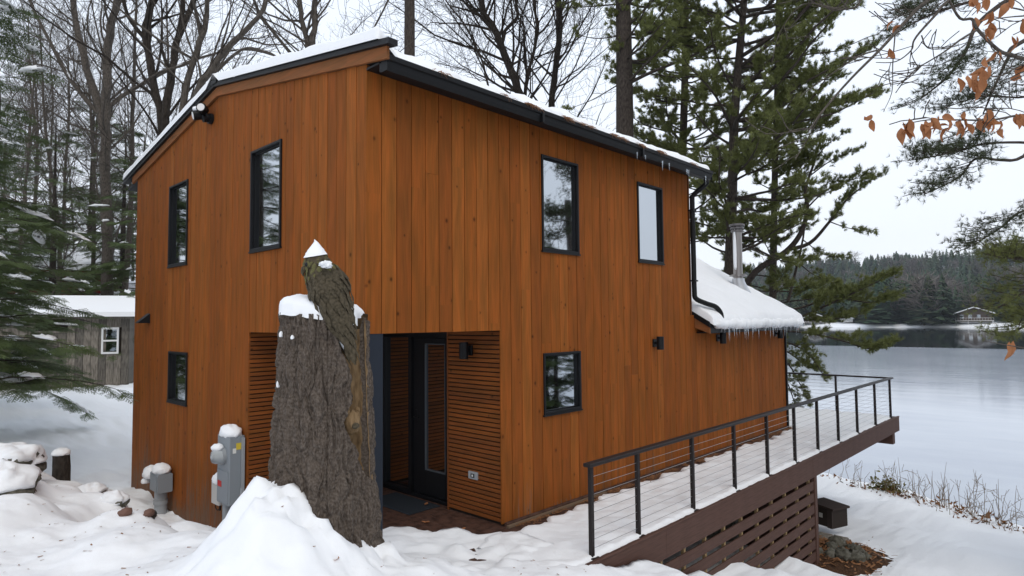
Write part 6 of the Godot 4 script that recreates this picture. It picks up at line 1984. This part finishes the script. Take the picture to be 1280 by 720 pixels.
	put(bm, "branches", M.bark_grey, be)
	var meshes := [leaf_mesh(0.13, 0.7), leaf_mesh(0.11, -0.5), leaf_mesh(0.145, 0.4)]
	for l in [Vector3(4.102, 3.800, -1.909), Vector3(4.118, 3.782, -1.926), Vector3(4.225, 3.799, -2.026), Vector3(4.208, 3.787, -2.011), Vector3(4.251, 3.798, -2.051), Vector3(4.297, 3.835, -2.230), Vector3(4.309, 3.811, -2.244), Vector3(4.375, 3.834, -2.305), Vector3(4.401, 3.827, -2.330), Vector3(4.427, 3.839, -2.354), Vector3(4.486, 3.854, -2.478), Vector3(4.507, 3.842, -2.499), Vector3(4.539, 3.865, -2.528), Vector3(4.463, 3.830, -2.458), Vector3(4.602, 3.856, -2.658), Vector3(4.661, 3.946, -2.915), Vector3(4.688, 3.952, -2.941), Vector3(4.446, 4.174, -2.348), Vector3(4.481, 4.186, -2.381), Vector3(4.516, 4.197, -2.414), Vector3(4.552, 4.209, -2.446), Vector3(4.461, 4.126, -2.366), Vector3(4.574, 4.651, -2.574), Vector3(4.585, 4.590, -2.589), Vector3(4.561, 4.566, -2.569), Vector3(4.714, 4.671, -2.914), Vector3(4.719, 4.557, -2.926), Vector3(4.696, 4.363, -2.988), Vector3(4.707, 4.299, -3.003), Vector3(4.477, 4.775, -2.473), Vector3(4.531, 4.787, -2.524), Vector3(4.667, 4.823, -2.789), Vector3(3.740, 4.022, -2.516), Vector3(3.923, 4.877, -2.768), Vector3(4.599, 2.151, -2.915), Vector3(3.873, 4.615, -2.600), Vector3(4.374, 5.068, -3.599), Vector3(4.497, 4.788, -3.874)]:
		for twin in 2:          # dead leaves hang in bunches of two
			var o := put(meshes[rr.randi() % 3], "leaf", M.leaf, be)
			o.position = l - foot + (jitter(rr, 0.03) if twin > 0 else Vector3.ZERO)
			o.rotation = Vector3(-1.2 + rr.randfn() * 0.45, rr.randf() * TAU, rr.randfn() * 0.6)
			o.scale = Vector3(1.0, 1.0, 1.0) * rr.randf_range(0.7, 1.15)
	# reeds and low plants along the shore
	for c in [[Vector3(-1.109, -2.480, -17.386), 0.5], [Vector3(-0.430, -2.480, -16.748), 0.8], [Vector3(0.329, -2.480, -16.734), 0.7], [Vector3(0.687, -2.480, -16.615), 1], [Vector3(0.933, -2.480, -16.621), 0.7], [Vector3(1.669, -2.480, -16.270), 1.1], [Vector3(1.919, -2.480, -16.115), 0.9], [Vector3(2.241, -2.480, -15.858), 0.7], [Vector3(2.542, -2.480, -15.527), 0.9], [Vector3(2.783, -2.480, -15.333), 1.1], [Vector3(3.075, -2.480, -15.125), 0.8], [Vector3(3.457, -2.480, -14.875), 0.5]]:
		var p: Vector3 = c[0]
		var o := base("reed_clump", Vector3(p.x, ground_y(p.x, p.z) - 0.03, p.z), "dry brown reeds and stalks at the snowy water's edge", "reeds", "reeds along the shore")
		var mb := MB.new()
		for k in int(9 * c[1]):
			var a := Vector3(rr.randfn() * 0.30, 0, rr.randfn() * 0.16)
			var hgt := rr.randf_range(0.35, 1.05) * float(c[1])
			var b := a + Vector3(rr.randfn() * 0.06, hgt * 0.6, rr.randfn() * 0.06)
			var e := b + Vector3(rr.randfn() * 0.08, hgt * 0.4, rr.randfn() * 0.08)
			mb.tube(PackedVector3Array([a, b, e]), PackedFloat32Array([0.007, 0.006, 0.003]), 3)
			if rr.randf() < 0.5: sprout(mb, b, (e - b).normalized() + jitter(rr, 0.5), 0.22, 0.004, 1, rr, 0.4)
		put(mb, "stalks", M.reed, o).set_meta("kind", "stuff")
		var lf := MB.new()
		for k in 24:
			var a := Vector3(rr.randfn() * 0.30, rr.randf() * 0.12, rr.randfn() * 0.2)
			lf.quad(a, a + jitter(rr, 0.04), a + jitter(rr, 0.06), a + jitter(rr, 0.04))
		put(lf, "dead_leaves", M.needle_litter, o)
	var sp := MB.new()
	var ps := Vector3(0.353, -2.420, -16.901)
	for k in 420:
		var a := Vector3(rr.randfn() * 0.20, absf(rr.randfn()) * 0.14, rr.randfn() * 0.14)
		var d := jitter(rr, 0.05)
		sp.quad(a, a + d + jitter(rr, 0.02), a + d * 1.6, a + d + jitter(rr, 0.02))
	var sh := base("juniper_shrub", Vector3(ps.x, ground_y(ps.x, ps.z), ps.z), "low yellow green shrub among the reeds at the shore", "shrub")
	put(sp, "foliage", mat(lin(0.16, 0.14, 0.035), 0.8), sh)

# ------------------------------------------------------------------ the far shore
func far_y(x: float, z: float) -> float:
	var b := maxf(-z - 338.0 - 6.0 * nz.get_noise_2d(x * 0.02, 3.0), 0.0)
	var y := -2.7 + 1.3 * smoothstep(0.0, 7.0, b) + 0.045 * b
	y += 46.0 * smoothstep(180.0, 620.0, b) * (0.75 + 0.35 * smoothstep(-260.0, 60.0, x) + 0.3 * nz.get_noise_2d(x * 0.004, z * 0.004))
	return y

func build_far() -> void:
	var p := PackedVector3Array()
	var rows := 80
	var cols := 90
	for i in rows:
		var z := -334.0 - pow(i / 79.0, 2.0) * 760.0
		for j in cols:
			var x := -520.0 + 900.0 * j / (cols - 1.0)
			p.append(Vector3(x, far_y(x, z), z))
	var mb := MB.new()
	mb.grid(p, rows, cols)
	struct(put(mb, "far_hills", M.snow))
	# one ragged conifer, repeated as a wood
	var r := RandomNumberGenerator.new()
	r.seed = 91
	var shapes := []
	for v in 3:
		var t := MB.new()
		for k in 190:
			var h := pow(r.randf(), 0.9)
			var a := r.randf() * TAU
			var reach := (1.0 - h) * 0.20 * r.randf_range(0.7, 1.25) + 0.015
			var c := Vector3(0, 0.06 + h * 0.94, 0)
			var d := Vector3(cos(a), 0, sin(a))
			var s := Vector3(-d.z, 0, d.x) * (0.018 + 0.3 * reach)
			t.tri(c + Vector3(0, 0.03, 0), c + d * reach - s * 0.5 - Vector3(0, 0.045, 0), c + d * reach * 1.05 + s * 0.5 - Vector3(0, 0.03, 0))
		shapes.append(t.mesh())
	var bare := MB.new()
	bare.tube(PackedVector3Array([Vector3.ZERO, Vector3(0, 1, 0)]), PackedFloat32Array([0.014, 0.003]), 5)
	for k in 46: sprout(bare, Vector3(0, r.randf_range(0.25, 0.95), 0), Vector3(r.randfn(), 1.0, r.randfn()), r.randf_range(0.12, 0.34), 0.006, 1, r, 0.3)
	var lists := [[], [], [], []]
	var hues := [[], [], [], []]
	for k in 4200:
		var z := -344.0 - pow(r.randf(), 1.7) * 640.0
		var x := r.randf_range(-0.46, 0.06) * -z + 0.0
		x = lerpf(z * 0.46, -z * 0.05, r.randf())
		var b := -z - 338.0
		if (b < 30.0 and x > -50.0 and x < -29.0) or (b < 24.0 and x > -116.0 and x < -88.0): continue
		if b < 14.0 and nz.get_noise_2d(x * 0.03, 9.0) > 0.1: continue
		var v := 3 if r.randf() < 0.05 else r.randi() % 3
		var h := r.randf_range(11.0, 21.0) * (1.15 if nz.get_noise_2d(x * 0.02, z * 0.02) > 0.1 else 0.85)
		var bs := Basis(Vector3.UP, r.randf() * TAU).scaled(Vector3(h * r.randf_range(1.2, 2.0), h, h * r.randf_range(1.2, 2.0)))
		lists[v].append(Transform3D(bs, Vector3(x, far_y(x, z) - 0.3, z)))
		var g := r.randf_range(0.7, 1.3)
		hues[v].append(Color(0.050 * g * r.randf_range(0.8, 1.5), 0.086 * g, 0.046 * g) if v < 3 else Color(0.15 * g, 0.13 * g, 0.12 * g))
	var wood_ := base("far_forest", Vector3(-60, 0, -350), "dark conifer forest covering the far shore and hills", "forest", "", "stuff")
	for v in 4:
		var mm := MultiMesh.new()
		mm.transform_format = MultiMesh.TRANSFORM_3D
		mm.use_colors = true
		mm.mesh = shapes[v] if v < 3 else bare.mesh()
		mm.instance_count = lists[v].size()
		for i in lists[v].size():
			var tf: Transform3D = lists[v][i]
			tf.origin -= wood_.position
			mm.set_instance_transform(i, tf)
			mm.set_instance_color(i, hues[v][i])
		var o := MultiMeshInstance3D.new()
		o.multimesh = mm
		var fm := mat(Color.WHITE, 0.9)
		fm.vertex_color_use_as_albedo = true
		o.material_override = fm
		o.name = "conifers" if v < 3 else "bare_trees"
		wood_.add_child(o, true)
	# cabins on the far shore
	for c in [[-39.5, -347.0, 14.0, 0.1, "wide two storey lake cabin with white balcony on the far shore"], [-108.0, -347.0, 10.0, 0.3, "dark gabled cabin on the far shore behind the pine boughs"], [-93.0, -349.0, 6.0, 0.2, "small white boathouse between the cabins on the far shore"]]:
		far_cabin(Vector3(c[0], far_y(c[0], c[1]), c[1]), c[2], c[3], c[4])

func far_cabin(at: Vector3, w: float, turn: float, label: String) -> void:
	var o := base("far_cabin", at, label, "cabin", "cabins on the far shore")
	o.rotation.y = turn
	var h := w * 0.30
	var wall := mat(lin(0.11, 0.085, 0.07) if w > 7.0 else lin(0.5, 0.5, 0.48), 0.9)
	bx(Vector3(-w * 0.45, 0.6, -7), Vector3(w * 0.45, 0.6 + h, 0), "wall", wall, o)
	var gb := MB.new()
	gb.tri(Vector3(-w * 0.45, 0.6 + h, 0.0), Vector3(w * 0.45, 0.6 + h, 0.0), Vector3(0, 0.6 + h + w * 0.17, 0.0))
	put(gb, "gable", wall, o)
	for s in [-1.0, 1.0]:
		var rf := MB.new()
		var a := Vector3(s * w * 0.55, 0.6 + h - w * 0.035, 0)
		var b := Vector3(0, 0.6 + h + w * 0.175, 0)
		var pts := []
		for dz in [1.5, -7.5]:
			pts.append([a + Vector3(0, 0, dz), b + Vector3(0, 0, dz)])
		var t := Vector3(0, 0.45, 0)
		rf.quad(pts[0][0] + t, pts[1][0] + t, pts[1][1] + t, pts[0][1] + t)
		rf.quad(pts[0][0], pts[0][0] + t, pts[0][1] + t, pts[0][1])
		rf.quad(pts[0][0], pts[1][0], pts[1][0] + t, pts[0][0] + t)
		rf.quad(pts[0][0], pts[1][0], pts[1][1], pts[0][1])
		put(rf, "snowy_roof", M.snow, o)
	for k in 4:
		var x := (-0.33 + 0.22 * k) * w
		bx(Vector3(x - w * 0.05, 0.6 + h * 0.42, -0.1), Vector3(x + w * 0.05, 0.6 + h * 0.82, 0.08), "window", M.pane, o)
	if w > 7.0:
		bx(Vector3(-w * 0.5, 0.6 + h * 0.12, 0.0), Vector3(w * 0.5, 0.6 + h * 0.2, 2.6), "balcony", M.white_box, o)
		for k in 15:
			bx(Vector3(-w * 0.5 + w * k / 14.0 - 0.06, 0.6 + h * 0.2, 2.45), Vector3(-w * 0.5 + w * k / 14.0 + 0.06, 0.6 + h * 0.45, 2.6), "baluster", M.white_box, o)
		bx(Vector3(-w * 0.5, 0.6 + h * 0.45, 2.4), Vector3(w * 0.5, 0.6 + h * 0.49, 2.62), "handrail", M.white_box, o)
		for k in 4: bx(Vector3(-w * 0.48 + w * 0.32 * k - 0.12, -1.5, 2.2), Vector3(-w * 0.48 + w * 0.32 * k + 0.12, 0.6 + h * 0.12, 2.44), "stilt", M.white_box, o)

func _ready() -> void:
	rng.seed = 20240117
	nz.seed = 3; nz.frequency = 1.0; nz.noise_type = FastNoiseLite.TYPE_SIMPLEX_SMOOTH; nz.fractal_octaves = 2
	nz2.seed = 8; nz2.frequency = 1.0; nz2.noise_type = FastNoiseLite.TYPE_SIMPLEX_SMOOTH; nz2.fractal_octaves = 3
	cell.seed = 5; cell.frequency = 1.0; cell.noise_type = FastNoiseLite.TYPE_CELLULAR
	cell.cellular_return_type = FastNoiseLite.RETURN_DISTANCE2_SUB; cell.fractal_type = FastNoiseLite.FRACTAL_NONE
	# camera
	var cam := Camera3D.new()
	cam.name = "camera"
	add_child(cam)
	cam.position = Vector3(5.133, 2.36, 3.367)
	cam.rotation = Vector3(0.05150413, 0.7609466, -0.00937)
	cam.fov = rad_to_deg(2.0 * atan(360.0 / 784.017))
	cam.near = 0.05
	cam.far = 3000.0
	cam.current = true
	# overcast winter sky and a weak, very soft sun
	var env := Environment.new()
	env.background_mode = Environment.BG_SKY
	var sky := Sky.new()
	var sm := ProceduralSkyMaterial.new()
	sm.sky_top_color = lin(0.685, 0.76, 0.885)
	sm.sky_horizon_color = lin(0.735, 0.77, 0.815)
	sm.sky_curve = 0.25
	sm.ground_bottom_color = lin(0.5, 0.52, 0.55)
	sm.ground_horizon_color = lin(0.7, 0.74, 0.8)
	sm.sky_cover = noise_tex(0.004, [[0.0, Color(0, 0, 0)], [0.4, Color(0.25, 0.25, 0.26)], [1.0, Color(1, 1, 1)]], 5, 1024, 51)
	sm.sky_cover_modulate = Color(1, 1, 1, 0.06)
	sky.sky_material = sm
	env.sky = sky
	env.background_energy_multiplier = 1.0
	env.tonemap_mode = Environment.TONE_MAPPER_LINEAR
	env.tonemap_exposure = 1.4
	env.fog_enabled = true
	env.fog_density = 0.00016
	env.fog_light_color = Color(0.86, 0.9, 0.95)
	env.sdfgi_enabled = true
	env.ssao_enabled = true
	env.ssil_enabled = true
	var we := WorldEnvironment.new()
	we.name = "world_environment"
	we.environment = env
	add_child(we)
	var sun := DirectionalLight3D.new()
	sun.name = "sun"
	add_child(sun)
	sun.light_energy = 0.32
	sun.light_color = Color(1.0, 0.985, 0.965)
	sun.light_angular_distance = 40.0
	sun.shadow_enabled = true
	sun.rotation_degrees = Vector3(-52, 62, 0)
	make_materials()
	build_ground()
	build_house()
	build_deck()
	build_trunk()
	build_shed()
	build_small()
	build_specks()
	build_far()
	build_trees()
	build_right_side()
